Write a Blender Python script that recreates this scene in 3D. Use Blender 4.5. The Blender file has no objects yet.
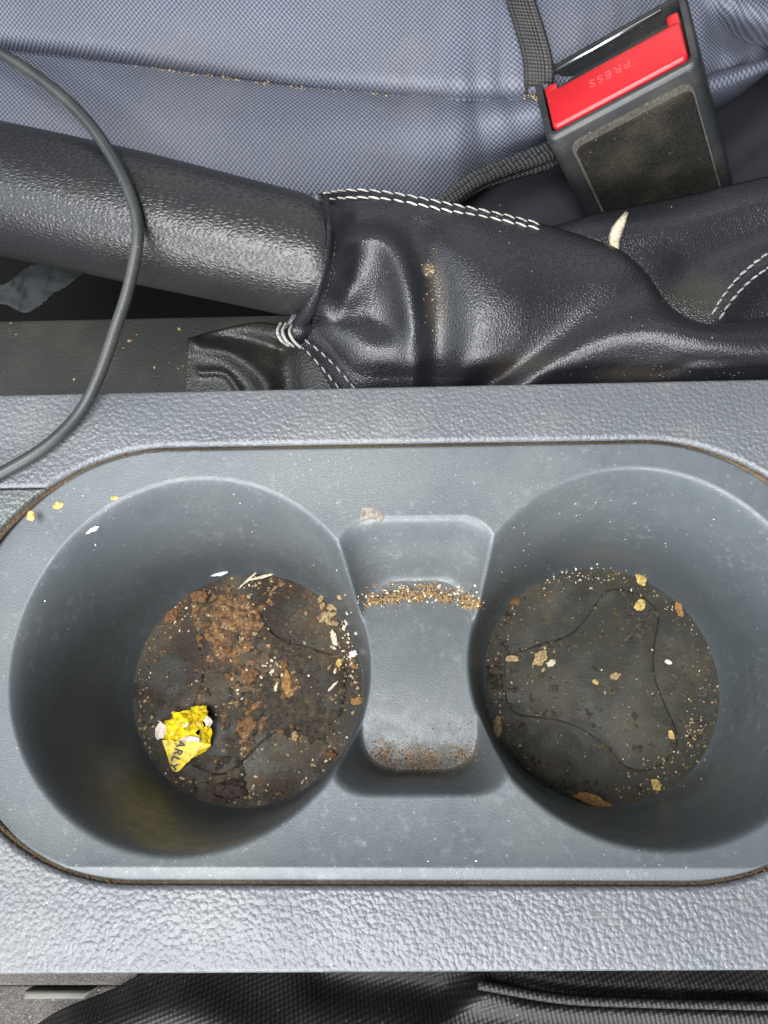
import bpy, bmesh, math, random
import numpy as np
from mathutils import Vector, Matrix, noise
random.seed(7); rng = np.random.default_rng(7)
S = 0.001                                   # the code works in millimetres
scn = bpy.context.scene
COL = scn.collection

# ------------------------------------------------------------------ camera
H, F = 200.0, 832.0
dn = np.array([32.0, -278.0, -832.0]); dn /= np.linalg.norm(dn)
a_ = 0.013; b_ = (-dn[0] - dn[1]*a_)/dn[2]
Xc = np.array([1, a_, b_]); Xc /= np.linalg.norm(Xc)
Zc = -dn; Yc = np.cross(Zc, Xc)
M = np.array([Xc, Yc, Zc])                  # camera -> world
def at(u, v, z):
    d = M @ np.array([u-384.0, 512.0-v, -F]); t = (z-H)/d[2]
    return np.array([d[0]*t, d[1]*t, z])
def at_arr(u, v, z):
    u, v, z = np.broadcast_arrays(np.asarray(u, float), v, z)
    d = np.stack([u-384.0, 512.0-v, np.full(u.shape, -F)], -1) @ M.T; t = (z-H)/d[..., 2]
    return np.stack([d[..., 0]*t, d[..., 1]*t, z], -1)
def proj(p):
    c = M.T @ (np.asarray(p, float) - np.array([0, 0, H]))
    return 384 + F*c[0]/-c[2], 512 - F*c[1]/-c[2]
cam = bpy.data.cameras.new('camera'); cam_o = bpy.data.objects.new('camera', cam); COL.objects.link(cam_o)
cam.sensor_fit = 'HORIZONTAL'; cam.sensor_width = 36; cam.lens = F/768*36
cam.clip_start = 0.01; cam.clip_end = 20
mw = Matrix([list(M[0])+[0], list(M[1])+[0], list(M[2])+[H*S], [0, 0, 0, 1]])
cam_o.matrix_world = mw
scn.camera = cam_o

# ------------------------------------------------------------------ object helpers
def thing(name, label, cat, loc=(0, 0, 0), group=None):
    o = bpy.data.objects.new(name, None); COL.objects.link(o)
    o.location = Vector(loc)*S; o['label'] = label; o['category'] = cat
    o.empty_display_size = 0.01
    if group: o['group'] = group
    return o
def tag(o, label, cat, group=None):
    o['label'] = label; o['category'] = cat
    if group: o['group'] = group
    return o
def wloc(o):
    v = Vector((0, 0, 0))
    while o is not None: v = v + o.location; o = o.parent
    return v
def obj(name, V, Fc, mat, parent=None, uv=None, smooth=True, origin=None, solid=0, solid_off=-1, bevel=0, angle=None):
    V = np.asarray(V, float)*S
    base = wloc(parent) if parent is not None else Vector((0, 0, 0))
    org = Vector(origin)*S if origin is not None else base
    V = V - np.array(org)
    me = bpy.data.meshes.new(name)
    if isinstance(Fc, np.ndarray):
        n = len(Fc); k = Fc.shape[1]
        me.vertices.add(len(V)); me.vertices.foreach_set('co', V.ravel())
        me.loops.add(n*k); me.loops.foreach_set('vertex_index', Fc.ravel().astype(np.int32))
        me.polygons.add(n); me.polygons.foreach_set('loop_start', np.arange(0, n*k, k, dtype=np.int32))
        me.update(calc_edges=True); me.validate()
    else:
        me.from_pydata([tuple(p) for p in V], [], [list(f) for f in Fc])
    if uv is not None:
        l = me.uv_layers.new(name='UVMap'); idx = np.empty(len(me.loops), dtype=np.int32)
        me.loops.foreach_get('vertex_index', idx)
        l.data.foreach_set('uv', np.asarray(uv)[idx].ravel())
    if smooth: me.polygons.foreach_set('use_smooth', [True]*len(me.polygons))
    if angle is not None: me.set_sharp_from_angle(angle=math.radians(angle))
    me.materials.append(mat)
    o = bpy.data.objects.new(name, me); COL.objects.link(o)
    if parent is not None: o.parent = parent
    o.location = org - base
    if solid:
        m = o.modifiers.new('solid', 'SOLIDIFY'); m.thickness = solid*S; m.offset = solid_off
    if bevel:
        m = o.modifiers.new('bevel', 'BEVEL'); m.width = bevel*S; m.segments = 3; m.limit_method = 'ANGLE'; m.angle_limit = math.radians(40)
    return o
def grid_faces(n, m, wrap=False):
    i = np.arange(n-1)[:, None]; j = np.arange(m if wrap else m-1)[None, :]
    j2 = (j+1) % m
    return np.stack(np.broadcast_arrays(i*m+j, (i+1)*m+j, (i+1)*m+j2, i*m+j2), -1).reshape(-1, 4)
def smooth_path(P, n):
    P = np.asarray(P, float); k = len(P)
    Q = np.vstack([2*P[0]-P[1], P, 2*P[-1]-P[-2]])
    d = np.r_[0, np.cumsum(np.linalg.norm(np.diff(P, axis=0), axis=1))]
    out = []
    for s in np.linspace(0, d[-1], n):
        i = min(max(np.searchsorted(d, s, side='right')-1, 0), k-2)
        t = (s-d[i])/max(d[i+1]-d[i], 1e-9)
        p0, p1, p2, p3 = Q[i], Q[i+1], Q[i+2], Q[i+3]
        out.append(.5*(2*p1+(p2-p0)*t+(2*p0-5*p1+4*p2-p3)*t*t+(3*p1-p0-3*p2+p3)*t**3))
    return np.array(out)
def tube(P, r, m=14, flat=1.0, up=(0, 0, 1), cap=True):
    P = np.asarray(P, float); n = len(P); r = np.broadcast_to(r, (n,))
    T = np.gradient(P, axis=0); T /= np.linalg.norm(T, axis=1)[:, None]
    V = []; u = np.asarray(up, float)
    for i in range(n):
        x = np.cross(T[i], u); x /= np.linalg.norm(x); y = np.cross(x, T[i])
        for k in range(m):
            t = 2*math.pi*k/m
            V.append(P[i] + r[i]*(x*math.cos(t) + y*math.sin(t)*flat))
    Fc = [list(f) for f in grid_faces(n, m, True)]
    if cap: Fc += [list(range(m)), list(range((n-1)*m, n*m))[::-1]]
    return np.array(V), Fc
def join(parts):
    V, Fc, o = [], [], 0
    for v, f in parts:
        V.append(np.asarray(v, float)); Fc += [[q+o for q in g] for g in f]; o += len(v)
    return np.vstack(V), Fc
def offset_poly(P, d):
    """inset a CCW polygon by d"""
    A = np.roll(P, 1, 0); B = np.roll(P, -1, 0)
    e1 = P-A; e2 = B-P
    e1 /= np.maximum(np.linalg.norm(e1, axis=1), 1e-9)[:, None]; e2 /= np.maximum(np.linalg.norm(e2, axis=1), 1e-9)[:, None]
    n1 = np.stack([-e1[:, 1], e1[:, 0]], 1); n2 = np.stack([-e2[:, 1], e2[:, 0]], 1)
    m = n1+n2; m /= np.maximum(np.linalg.norm(m, axis=1), 1e-9)[:, None]
    c = np.maximum((m*n1).sum(1), .22)
    return P + m*(d/c)[:, None]
def plate(P2, ztop, thick, fil, seg=6, wide=1.0, soft=False):
    P2 = np.asarray(P2, float)[:, :2]
    x, y = P2[:, 0], P2[:, 1]
    if (x*np.roll(y, -1)-np.roll(x, -1)*y).sum() < 0: P2 = P2[::-1]
    n = len(P2); L = [np.c_[P2, np.full(n, ztop-thick)]]
    for k in range(seg+1):
        a = math.pi/2*k/seg
        q = k/seg; ins, zz_ = (q, q*q*(3-2*q)) if soft else (1-math.cos(a), math.sin(a))
        L.append(np.c_[offset_poly(P2, fil*wide*ins), np.full(n, ztop-fil+fil*zz_)])
    V = np.vstack(L); Fc = []
    for i in range(len(L)-1):
        for j in range(n):
            j2 = (j+1) % n; Fc.append([i*n+j, i*n+j2, (i+1)*n+j2, (i+1)*n+j])
    Fc.append(list(range((len(L)-1)*n, len(L)*n)))
    return V, Fc
ico_cache = {}
def ico(sub):
    if sub not in ico_cache:
        bm = bmesh.new(); bmesh.ops.create_icosphere(bm, subdivisions=sub, radius=1)
        bm.verts.ensure_lookup_table()
        ico_cache[sub] = (np.array([v.co[:] for v in bm.verts]), [[v.index for v in f.verts] for f in bm.faces]); bm.free()
    return ico_cache[sub]
def lump(c, r, flat=.6, el=1.0, rot=None, sub=2, rough=.35):
    V, Fc = ico(sub); V = V.copy(); sd = random.random()*100
    V *= np.array([1+rough*noise.noise(Vector(p)*1.6+Vector((sd, sd, 0))) + rough*.5*noise.noise(Vector(p)*3.7+Vector((0, sd, sd))) for p in V])[:, None]
    V *= np.array([el, 1/math.sqrt(el), flat])*r
    a = random.random()*6.28 if rot is None else rot
    c_, s_ = math.cos(a), math.sin(a)
    V = V @ np.array([[c_, s_, 0], [-s_, c_, 0], [0, 0, 1]])
    return V + np.asarray(c), Fc

# ------------------------------------------------------------------ materials
class NT:
    def __init__(s, name):
        s.m = bpy.data.materials.new(name); s.m.use_nodes = True
        s.t = s.m.node_tree; s.p = s.t.nodes['Principled BSDF']; s._co = None
    def n(s, kind, **kw):
        nd = s.t.nodes.new(kind)
        for k, v in kw.items():
            if k.startswith('_'): setattr(nd, k[1:], v)
        for k, v in kw.items():
            if not k.startswith('_'):
                key = k.replace('__', ' ')
                nd.inputs[int(key[1:]) if key[0] == 'i' and key[1:].isdigit() else key].default_value = v if not isinstance(v, bpy.types.NodeSocket) else nd.inputs[0].default_value
        return nd
    def L(s, a, b): s.t.links.new(a, b)
    def co(s, uv=False, scale=1000.0, stretch=(1, 1, 1), rot=0):
        tc = s.n('ShaderNodeTexCoord'); mp = s.n('ShaderNodeMapping')
        k = scale if not uv else 1.0
        mp.inputs['Scale'].default_value = (k*stretch[0], k*stretch[1], k*stretch[2]); mp.inputs['Rotation'].default_value = (0, 0, rot)
        s.L(tc.outputs['UV' if uv else 'Object'], mp.inputs['Vector']); return mp.outputs['Vector']
    def noise(s, co, scale, detail=4, rough=.55, dist=0):
        nd = s.n('ShaderNodeTexNoise', Scale=scale, Detail=detail, Roughness=rough, Distortion=dist); s.L(co, nd.inputs['Vector']); return nd.outputs['Fac']
    def ncol(s, co, scale, detail=2):
        nd = s.n('ShaderNodeTexNoise', Scale=scale, Detail=detail); s.L(co, nd.inputs['Vector']); return nd.outputs['Color']
    def vor(s, co, scale, feature='F1', rnd=1, out='Distance', smooth=.4):
        nd = s.n('ShaderNodeTexVoronoi', _feature=feature, Scale=scale, Randomness=rnd)
        if feature == 'SMOOTH_F1': nd.inputs['Smoothness'].default_value = smooth
        s.L(co, nd.inputs['Vector']); return nd.outputs[out]
    def ramp(s, f, lo, hi, a=0.0, b=1.0):
        nd = s.n('ShaderNodeMapRange'); nd.interpolation_type = 'SMOOTHSTEP'
        for k, v in zip((1, 2, 3, 4), (lo, hi, a, b)): nd.inputs[k].default_value = v
        s.L(f, nd.inputs[0]); return nd.outputs[0]
    def math(s, op, a, b=None):
        nd = s.n('ShaderNodeMath', _operation=op)
        for i, q in enumerate((a, b)):
            if q is None: continue
            if isinstance(q, (int, float)): nd.inputs[i].default_value = q
            else: s.L(q, nd.inputs[i])
        return nd.outputs[0]
    def mix(s, f, a, b, blend='MIX'):
        nd = s.n('ShaderNodeMix', _data_type='RGBA', _blend_type=blend)
        for i, q in ((0, f), (6, a), (7, b)):
            if isinstance(q, (int, float)): nd.inputs[i].default_value = q
            elif isinstance(q, (tuple, list)): nd.inputs[i].default_value = (*q, 1)
            else: s.L(q, nd.inputs[i])
        return nd.outputs[2]
    def vadd(s, a, b, k):
        m = s.n('ShaderNodeVectorMath', _operation='MULTIPLY_ADD'); s.L(b, m.inputs[0]); m.inputs[1].default_value = (k, k, k); s.L(a, m.inputs[2]); return m.outputs[0]
    def blob(s, c, r, soft=.55):
        tc = s.n('ShaderNodeTexCoord'); mp = s.n('ShaderNodeMapping'); mp.vector_type = 'TEXTURE'
        mp.inputs['Location'].default_value = [q*S for q in c]; mp.inputs['Scale'].default_value = [q*S for q in r]
        s.L(tc.outputs['Object'], mp.inputs['Vector']); ln = s.n('ShaderNodeVectorMath', _operation='LENGTH'); s.L(mp.outputs[0], ln.inputs[0])
        d = s.math('ADD', ln.outputs['Value'], s.math('MULTIPLY', s.noise(s.co(), .22, 6, .7), soft*1.6))
        return s.ramp(d, 1.0+soft*.8, .35+soft*.8)
    def bump(s, h, dist, strength=1.0, prev=None):
        nd = s.n('ShaderNodeBump', Strength=strength, Distance=dist*S); s.L(h, nd.inputs['Height'])
        if prev is not None: s.L(prev, nd.inputs['Normal'])
        s.L(nd.outputs[0], s.p.inputs['Normal']); return nd.outputs[0]
    def fin(s, col=None, rough=.5, spec=.5, metal=0, sheen=0):
        if col is not None:
            if isinstance(col, (tuple, list)): s.p.inputs['Base Color'].default_value = (*col, 1)
            else: s.L(col, s.p.inputs['Base Color'])
        if isinstance(rough, (int, float)): s.p.inputs['Roughness'].default_value = rough
        else: s.L(rough, s.p.inputs['Roughness'])
        s.p.inputs['Specular IOR Level'].default_value = spec; s.p.inputs['Metallic'].default_value = metal
        s.p.inputs['Sheen Weight'].default_value = sheen
        return s.m
def dust(t, base, amount, color=(.34, .27, .18), patch=.02, co=None):
    """fine pale specks everywhere, more where a broad patch noise says so"""
    co = co if co is not None else t.co()
    d = t.vor(co, .55, out='Distance'); cell = t.noise(co, .9, 2)
    pt = t.ramp(t.noise(co, patch, 3), .42, .7)
    sp = t.math('MULTIPLY', t.ramp(d, .20, .08), t.ramp(cell, .55, .62))
    fine = t.ramp(t.noise(co, 2.6, 2), .66, .74)
    k = t.math('ADD', t.math('MULTIPLY', sp, .5), t.math('MULTIPLY', t.math('MULTIPLY', fine, pt), 1.0))
    k = t.math('ADD', k, t.math('MULTIPLY', pt, .10))
    k = t.math('MINIMUM', t.math('MULTIPLY', k, amount), 1.0)
    return t.mix(k, base, color)

def m_console(name, base, cell=.85, depth=.14, warm=None):
    t = NT(name); co = t.co(); w = t.vadd(co, t.ncol(co, .45, 2), .6)
    v = t.vor(w, cell, 'SMOOTH_F1', smooth=.15); v2 = t.vor(w, cell*1.9, 'F1')
    h = t.math('ADD', t.math('MULTIPLY', v, -1.0), t.math('MULTIPLY', v2, -.35))
    col = t.mix(t.noise(co, .04, 3), tuple(c*.92 for c in base), tuple(c*1.08 for c in base))
    br = t.ramp(t.noise(co, .05, 4), .58, .72, 0, .14)
    col = t.mix(br, col, (.23, .19, .14)); col = dust(t, col, .5, (.5, .46, .4))
    t.bump(h, depth*1.6, 1.0, t.bump(t.noise(co, 5, 2), .04, .6))
    return t.fin(col, t.ramp(t.noise(co, .05, 4), .35, .65, .38, .48), .5)
M_console = m_console('grained_console_plastic', (.080, .086, .094))
M_end = m_console('grained_end_plastic', (.075, .083, .081), .95)
TRAY_DIRT = []
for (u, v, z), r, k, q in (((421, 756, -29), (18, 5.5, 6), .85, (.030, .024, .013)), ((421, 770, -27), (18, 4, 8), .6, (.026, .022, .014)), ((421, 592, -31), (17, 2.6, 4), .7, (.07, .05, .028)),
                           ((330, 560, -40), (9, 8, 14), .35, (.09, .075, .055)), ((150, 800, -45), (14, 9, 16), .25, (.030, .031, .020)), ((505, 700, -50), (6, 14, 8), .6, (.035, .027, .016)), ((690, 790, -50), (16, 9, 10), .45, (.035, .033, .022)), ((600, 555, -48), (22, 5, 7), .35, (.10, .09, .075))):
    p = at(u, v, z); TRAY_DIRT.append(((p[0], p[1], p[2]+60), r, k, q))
def m_tray():
    t = NT('smooth_tray_plastic'); co = t.co()
    wide = t.noise(co, .03, 4)
    col = t.mix(wide, (.052, .062, .068), (.068, .078, .084))
    # scuffs: thin pale streaks lying round the walls
    cs = t.co(stretch=(.22, .22, 1.6)); sc = t.math('MULTIPLY', t.ramp(t.noise(cs, 1.4, 5, .7), .66, .75), t.ramp(t.noise(co, .06, 2), .45, .62))
    col = t.mix(t.math('MULTIPLY', sc, .42), col, (.5, .54, .58))
    # scuff cloud
    cl = t.math('MULTIPLY', t.ramp(t.noise(co, .35, 8, .7), .52, .70), t.ramp(t.noise(co, .035, 2), .42, .60))
    col = t.mix(t.math('MULTIPLY', cl, .10), col, (.5, .53, .56))
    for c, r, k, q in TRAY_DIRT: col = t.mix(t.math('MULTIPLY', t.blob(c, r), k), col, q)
    col = dust(t, col, .45, (.5, .48, .42))
    t.bump(t.noise(co, 2.2, 3), .09, .7)
    return t.fin(col, t.ramp(t.noise(co, .3, 4), .3, .7, .36, .50), .5)
M_tray = m_tray()
def m_mat(name, left):
    t = NT(name); co = t.co()
    col = t.mix(t.noise(co, .09, 4), (.017, .0165, .0125), (.034, .032, .025))
    st = t.ramp(t.noise(co, .065 if left else .05, 6, .68), .44 if left else .56, .54 if left else .70)
    col = t.mix(t.math('MULTIPLY', st, .85 if left else .45), col, (.016, .008, .004) if left else (.013, .011, .007))
    ru = t.math('MULTIPLY', t.ramp(t.noise(co, .16, 6, .7), .52, .64), t.ramp(t.noise(co, .05, 2), .42, .60))
    col = t.mix(t.math('MULTIPLY', ru, .75 if left else .25), col, (.070, .030, .010))
    if not left: col = t.mix(t.math('MULTIPLY', t.ramp(t.noise(co, .12, 7, .7), .45, .7), .30), col, (.075, .075, .066))
    gr = t.math('MULTIPLY', t.ramp(t.noise(co, 1.6, 4, .75), .55, .66), t.ramp(t.noise(co, .08, 3), .42, .62))
    col = t.mix(t.math('MULTIPLY', gr, .55 if left else .3), col, (.20, .13, .06))
    bl = t.ramp(t.noise(co, .5, 5, .7), .64, .70)
    col = t.mix(t.math('MULTIPLY', bl, .8 if left else .4), col, (.012, .010, .008))
    col = dust(t, col, .9 if left else .6, (.42, .35, .22), .05)
    t.bump(t.noise(co, 1.2, 6, .65), .22, .7)
    return t.fin(col, t.ramp(t.noise(co, .2, 4), .35, .65, .42, .68), .22)
M_matL, M_matR = m_mat('stained_well_rubber', True), m_mat('dusty_well_rubber', False)
def m_leather(name, base, cell, depth, rough, dusty, stretch=(1, 1, 1), dcol=(.22, .18, .12), smears=()):
    t = NT(name); co = t.co(stretch=stretch); w = t.vadd(co, t.ncol(co, .8, 2), .5)
    v = t.vor(w, cell, 'DISTANCE_TO_EDGE'); h = t.ramp(v, 0, .42)
    h = t.math('ADD', h, t.math('MULTIPLY', t.noise(co, cell*2.2, 3), .6))
    c0 = t.co()
    col = base
    for c, r, k, q in smears: col = t.mix(t.math('MULTIPLY', t.blob(c, r), k), col, q)
    col = dust(t, col, dusty, dcol, .035, c0)
    t.bump(h, depth, 1.0)
    return t.fin(col, rough, .5)
M_grip = m_leather('grained_grip_leather', (.011, .0115, .0125), .78, .085, .36, .18, (.75, 1.25, 1.25))
BR = at(480, 300, -30)
SM = [(at(u, v, z)-BR, r, k, q) for (u, v, z), r, k, q in (((437, 300, 2), (4.5, 17, 12), .55, (.036, .028, .019)), ((428, 270, 3), (2.2, 3.0, 6), .5, (.12, .10, .075)), ((660, 372, -8), (26, 3.5, 8), .5, (.045, .038, .028)), ((700, 290, -8), (12, 10, 8), .5, (.040, .036, .024)), ((520, 365, -5), (12, 4, 10), .4, (.035, .028, .018)))]
M_boot = m_leather('soft_black_leather', (.0095, .010, .0125), 1.2, .07, .37, .12, smears=SM)
M_flap = m_leather('dull_black_leather', (.009, .009, .0085), .9, .09, .45, .45)
def m_weave(name, thread, gap, bw, rh, rot, dirty=.3, depth=.35, sheen=.0, rough=.6):
    t = NT(name); co = t.co(uv=True, rot=rot)
    s_co = t.vadd(co, t.ncol(co, .5, 2), .22)
    sx = t.n('ShaderNodeSeparateXYZ'); t.L(s_co, sx.inputs[0])
    cx_ = t.math('COSINE', t.math('MULTIPLY', sx.outputs[0], 2*math.pi/bw)); cy_ = t.math('COSINE', t.math('MULTIPLY', sx.outputs[1], math.pi/rh))
    gq = t.math('MULTIPLY_ADD', t.math('MULTIPLY', cx_, cy_), .5); t.t.nodes[-1].inputs[2].default_value = .5
    fibn = t.noise(s_co, 1.6, 2)
    base_c = t.mix(t.ramp(gq, .22, .80), gap, t.mix(fibn, tuple(c*.8 for c in thread), tuple(c*1.2 for c in thread)))
    c0 = t.co(); wide = t.noise(c0, .03, 3)
    col = t.mix(t.ramp(wide, .35, .65), base_c, (.78, .8, .84), 'MULTIPLY')
    pt = t.math('MULTIPLY', t.ramp(t.noise(c0, .022, 4), .52, .7), dirty*.5)
    col = t.mix(pt, col, (.16, .15, .13)); col = dust(t, col, .4, (.5, .45, .35), .03, c0)
    h = gq
    fib = t.n('ShaderNodeTexNoise', Scale=4.0, Detail=2.0); t.L(co, fib.inputs['Vector'])
    h = t.math('ADD', h, t.math('MULTIPLY', fib.outputs['Fac'], .25))
    t.bump(h, depth, 1.0)
    return t.fin(col, rough, .4, sheen=sheen)
M_weave = m_weave('blue_grey_woven_nylon', (.118, .128, .166), (.040, .044, .060), 1.55, .87, .06, depth=.22)
M_blackweave = m_weave('black_woven_nylon', (.008, .008, .009), (.002, .002, .002), 1.5, .85, .5, .1, .22)
M_webbing = m_weave('black_webbing', (.030, .031, .033), (.006, .006, .006), 1.9, 1.0, .75, .2, .5)
def m_plain(name, col, rough=.5, spec=.5, bump=0, bscale=3, dusty=0, metal=0, sheen=0, dcol=(.4, .35, .26), var=0):
    t = NT(name); co = t.co(); c = col
    if var: c = t.mix(t.ramp(t.noise(co, var, 5, .7), .3, .7), tuple(q*.5 for q in col), tuple(min(q*1.5, .95) for q in col))
    if dusty: c = dust(t, c, dusty, dcol, .04, co)
    if bump: t.bump(t.noise(co, bscale, 4), bump, .8)
    return t.fin(c, rough, spec, metal, sheen)
M_buckle = m_plain('black_buckle_plastic', (.013, .0145, .016), .42, .5, .06, 3, .5)
M_slot = m_plain('dark_slot_plastic', (.012, .012, .012), .5, .5, 0, 1, .9)
M_steel = m_plain('bright_steel', (.62, .64, .66), .28, .5, .03, 2, 0, 1)
M_red = m_plain('red_button_plastic', (.33, .007, .011), .36, .5, .02, 3, .15, dcol=(.5, .3, .2))
M_redtext = m_plain('pale_red_lettering', (.62, .05, .06), .45)
M_felt = m_plain('grey_felt', (.012, .0115, .010), .98, .1, 1.4, 2.2, 1.2, sheen=.0, dcol=(.20, .17, .12), var=1.2)
M_feltedge = m_plain('worn_felt_edge', (.045, .041, .032), .98, .1, 1.0, 2.0, .5, sheen=.1, var=1.0)
M_cable = m_plain('grey_black_rubber', (.018, .020, .021), .46, .5, .05, 2, .35)
M_thread = m_plain('off_white_thread', (.38, .37, .34), .85, .3, .08, 5, 0, var=1.5)
M_threaddirty = m_plain('grubby_thread', (.24, .235, .22), .85, .3, .08, 5, 0, var=1.5)
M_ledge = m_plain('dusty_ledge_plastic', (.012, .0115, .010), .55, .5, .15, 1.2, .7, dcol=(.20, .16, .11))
M_void = m_plain('black_carpet', (.006, .006, .006), .95, .1, .5, 1.5)
M_dark = m_plain('black_seat_underside', (.012, .012, .016), .8, .3, .2, 1.5, .35, dcol=(.12, .12, .14))
M_rail = m_plain('worn_grey_metal', (.09, .09, .08), .6, .3, .05, 2, .8, .2)
M_carpet = m_plain('speckled_carpet', (.07, .065, .062), .95, .2, .8, 2, 1.5, var=1.5)
M_tan = m_plain('tan_crumb', (.27, .19, .095), .8, .3, .15, 2.5, var=1.2)
M_cream = m_plain('cream_crumb', (.50, .43, .31), .8, .3, .12, 2.5, var=1.2)
M_rust = m_plain('rust_brown_crumb', (.115, .055, .020), .75, .35, .15, 2.5, var=1.0)
M_orange = m_plain('toasted_crumb', (.24, .125, .04), .75, .35, .15, 2.5, var=1.0)
M_brown = m_plain('dark_brown_chunk', (.028, .014, .010), .6, .4, .2, 1.8, var=.9)
M_yellowc = m_plain('yellow_crumb', (.40, .28, .09), .8, .3, .15, 2.5, var=1.2)
M_white = m_plain('chalky_flake', (.52, .52, .50), .85, .3, .1, 2.5)
M_grime = m_plain('gap_grime', (.055, .040, .026), .95, .2, .5, 2.5, 1.0, dcol=(.35, .28, .18), var=1.5)
M_yellow = m_plain('yellow_foil', (.66, .46, .008), .42, .5, .12, .9, var=.35)
M_lining = m_plain('wrapper_lining', (.66, .58, .50), .6, .4, .1, 1)
M_ink = m_plain('black_ink', (.012, .012, .01), .5)
M_rag = m_plain('pale_grey_rag', (.035, .038, .039), .95, .2, .3, 1)
M_stain = m_plain('tan_residue', (.15, .13, .11), .6, .4, .15, 1.5, .6, var=.8)

# ------------------------------------------------------------------ centre console
console = thing('centre_console', 'grey plastic centre console with two round cup wells, running across the photo', 'console', (0, 0, -60))
p_top = at(410, 443, 0)[1]; p_bot = at(410, 885, 0)[1]
x_l = at(-57, 655, 0)[0]; x_r = at(885, 655, 0)[0]
cx, cy = (x_l+x_r)/2, (p_top+p_bot)/2; hw, hh = (x_r-x_l)/2, (p_top-p_bot)/2
RC = hh*.985
def rrect_sdf(x, y, cx, cy, hw, hh, r):
    qx = np.abs(x-cx)-(hw-r); qy = np.abs(y-cy)-(hh-r)
    return np.hypot(np.maximum(qx, 0), np.maximum(qy, 0)) + np.minimum(np.maximum(qx, qy), 0) - r
CL = at(188, 653, 0)[:2]; CR = at(650, 645, 0)[:2]
RR, RF, DEP = 45.0, 36.0, -57.5
OFF = {0: np.array([3.6, -1.3]), 1: np.array([-.2, -1.9])}        # the wells lean a little
FL, FR = CL+OFF[0], CR+OFF[1]
sx0, sx1 = at(333, 650, 0)[0], at(505, 650, 0)[0]
sy1, sy0 = at(418, 520, 0)[1], at(418, 791, 0)[1]
def smin(a, b, k):
    h = np.clip(.5+.5*(b-a)/k, 0, 1); return b*(1-h)+a*h-k*h*(1-h)
def smax(a, b, k): return -smin(-a, -b, k)
y_led = at(418, 868, 0)[1]
def tray_h(x, y):
    x = np.asarray(x, float); y = np.asarray(y, float)
    base = np.zeros(np.broadcast(x, y).shape)
    # the near ledge dips towards the wells behind a crisp raised lip
    dy = np.clip(y-y_led, 0, 200); q = np.clip((y-(cy-14))/46, 0, 1)
    base = base-4.2*(1-np.exp(-dy/13.0))*(1-q*q*(3-2*q)) - .22*np.clip(y_led-y, 0, 4)
    # far ledge: gentle fall towards the gap
    base = base + .17*5*np.logaddexp(0, (y-(p_top-21))/5) - 3.7
    q = np.clip((y-(cy-16))/40, 0, 1); base = base + 3.7*(1-q*q*(3-2*q))
    h = base
    for i, C in enumerate((CL, CR)):
        w = np.full(base.shape, DEP*.5)
        for _ in range(6):
            k = np.clip(w/DEP, 0, 1); r = np.hypot(x-C[0]-OFF[i][0]*k, y-C[1]-OFF[i][1]*k); w = (r-RR)*(-DEP/(RR-RF))
        c = smax(np.full_like(w, DEP), w, 16.0); h = smin(h, np.minimum(c, 60), 9.0)
    dx = np.abs(x-(sx0+sx1)/2)-(sx1-sx0)/2; dy = np.abs(y-(sy0+sy1)/2)-(sy1-sy0)/2
    fl = -31 + 4.2*(1-((y-(sy0+sy1)/2)/((sy1-sy0)/2))**2)
    sl = np.where(y > (sy0+sy1)/2, 3.6, 6.0)
    s = smax(fl, smax(dx*5.5, dy*sl, 60.0)-4.0, 7.0); h = smin(h, np.minimum(s, 60), 7.0)
    dd = rrect_sdf(x, y, cx, cy, hw, hh, RC)
    h = smin(h, -(dd+.75)*6.0 + .0, 2.5)
    return np.maximum(h, -60) if True else h
def under(h, x, y):
    dd = rrect_sdf(x, y, cx, cy, hw, hh, RC)
    return np.where(dd > .3, np.maximum(h, -5.0), h)
st = .36
gx = np.arange(x_l-3, x_r+3, st); gy = np.arange(p_bot-3, p_top+3, st)
X, Y = np.meshgrid(gx, gy, indexing='ij'); Z = under(tray_h(X, Y), X, Y)
tray = obj('cup_holder_tray', np.stack([X, Y, Z], -1).reshape(-1, 3), grid_faces(len(gx), len(gy)), M_tray, console)
ZS = np.arange(3.0, -62, -.12)
def on_tray(u, v, lift=0.0):
    p = at_arr(u, v, ZS); h = under(tray_h(p[:, 0], p[:, 1]), p[:, 0], p[:, 1])+lift
    return p[int(np.argmax(ZS <= h))]

# rounded-rectangle outline (CCW) as points with angle order
def rrect_pts(cx, cy, hw, hh, r, n=40):
    P = []
    for (sx, sy, a0) in ((1, 1, 0), (-1, 1, 90), (-1, -1, 180), (1, -1, 270)):
        for k in range(n+1):
            a = math.radians(a0+90*k/n); P.append((cx+sx*(hw-r)+r*math.cos(a), cy+sy*(hh-r)+r*math.sin(a)))
    return np.array(P)
HOLE = rrect_pts(cx, cy, hw+.15, hh+.15, RC+.15)
FZ = .5
yt = at(384, 384, FZ)[1]; yb = at(384, 972, FZ)[1]
y_seam = at(20, 487.5, FZ)[1]; y_seam2 = at(-40, 745, FZ)[1]
ytl, ytr = at(0, 394, FZ)[1], at(768, 378, FZ)[1]; ybl, ybr = at(0, 976, FZ)[1], at(768, 970, FZ)[1]
xl, xr = -230.0, 230.0
def lin(x, x0, y0, x1, y1): return y0+(y1-y0)*(x-x0)/(x1-x0)
xa, xb = at(0, 394, FZ)[0], at(768, 378, FZ)[0]
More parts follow.
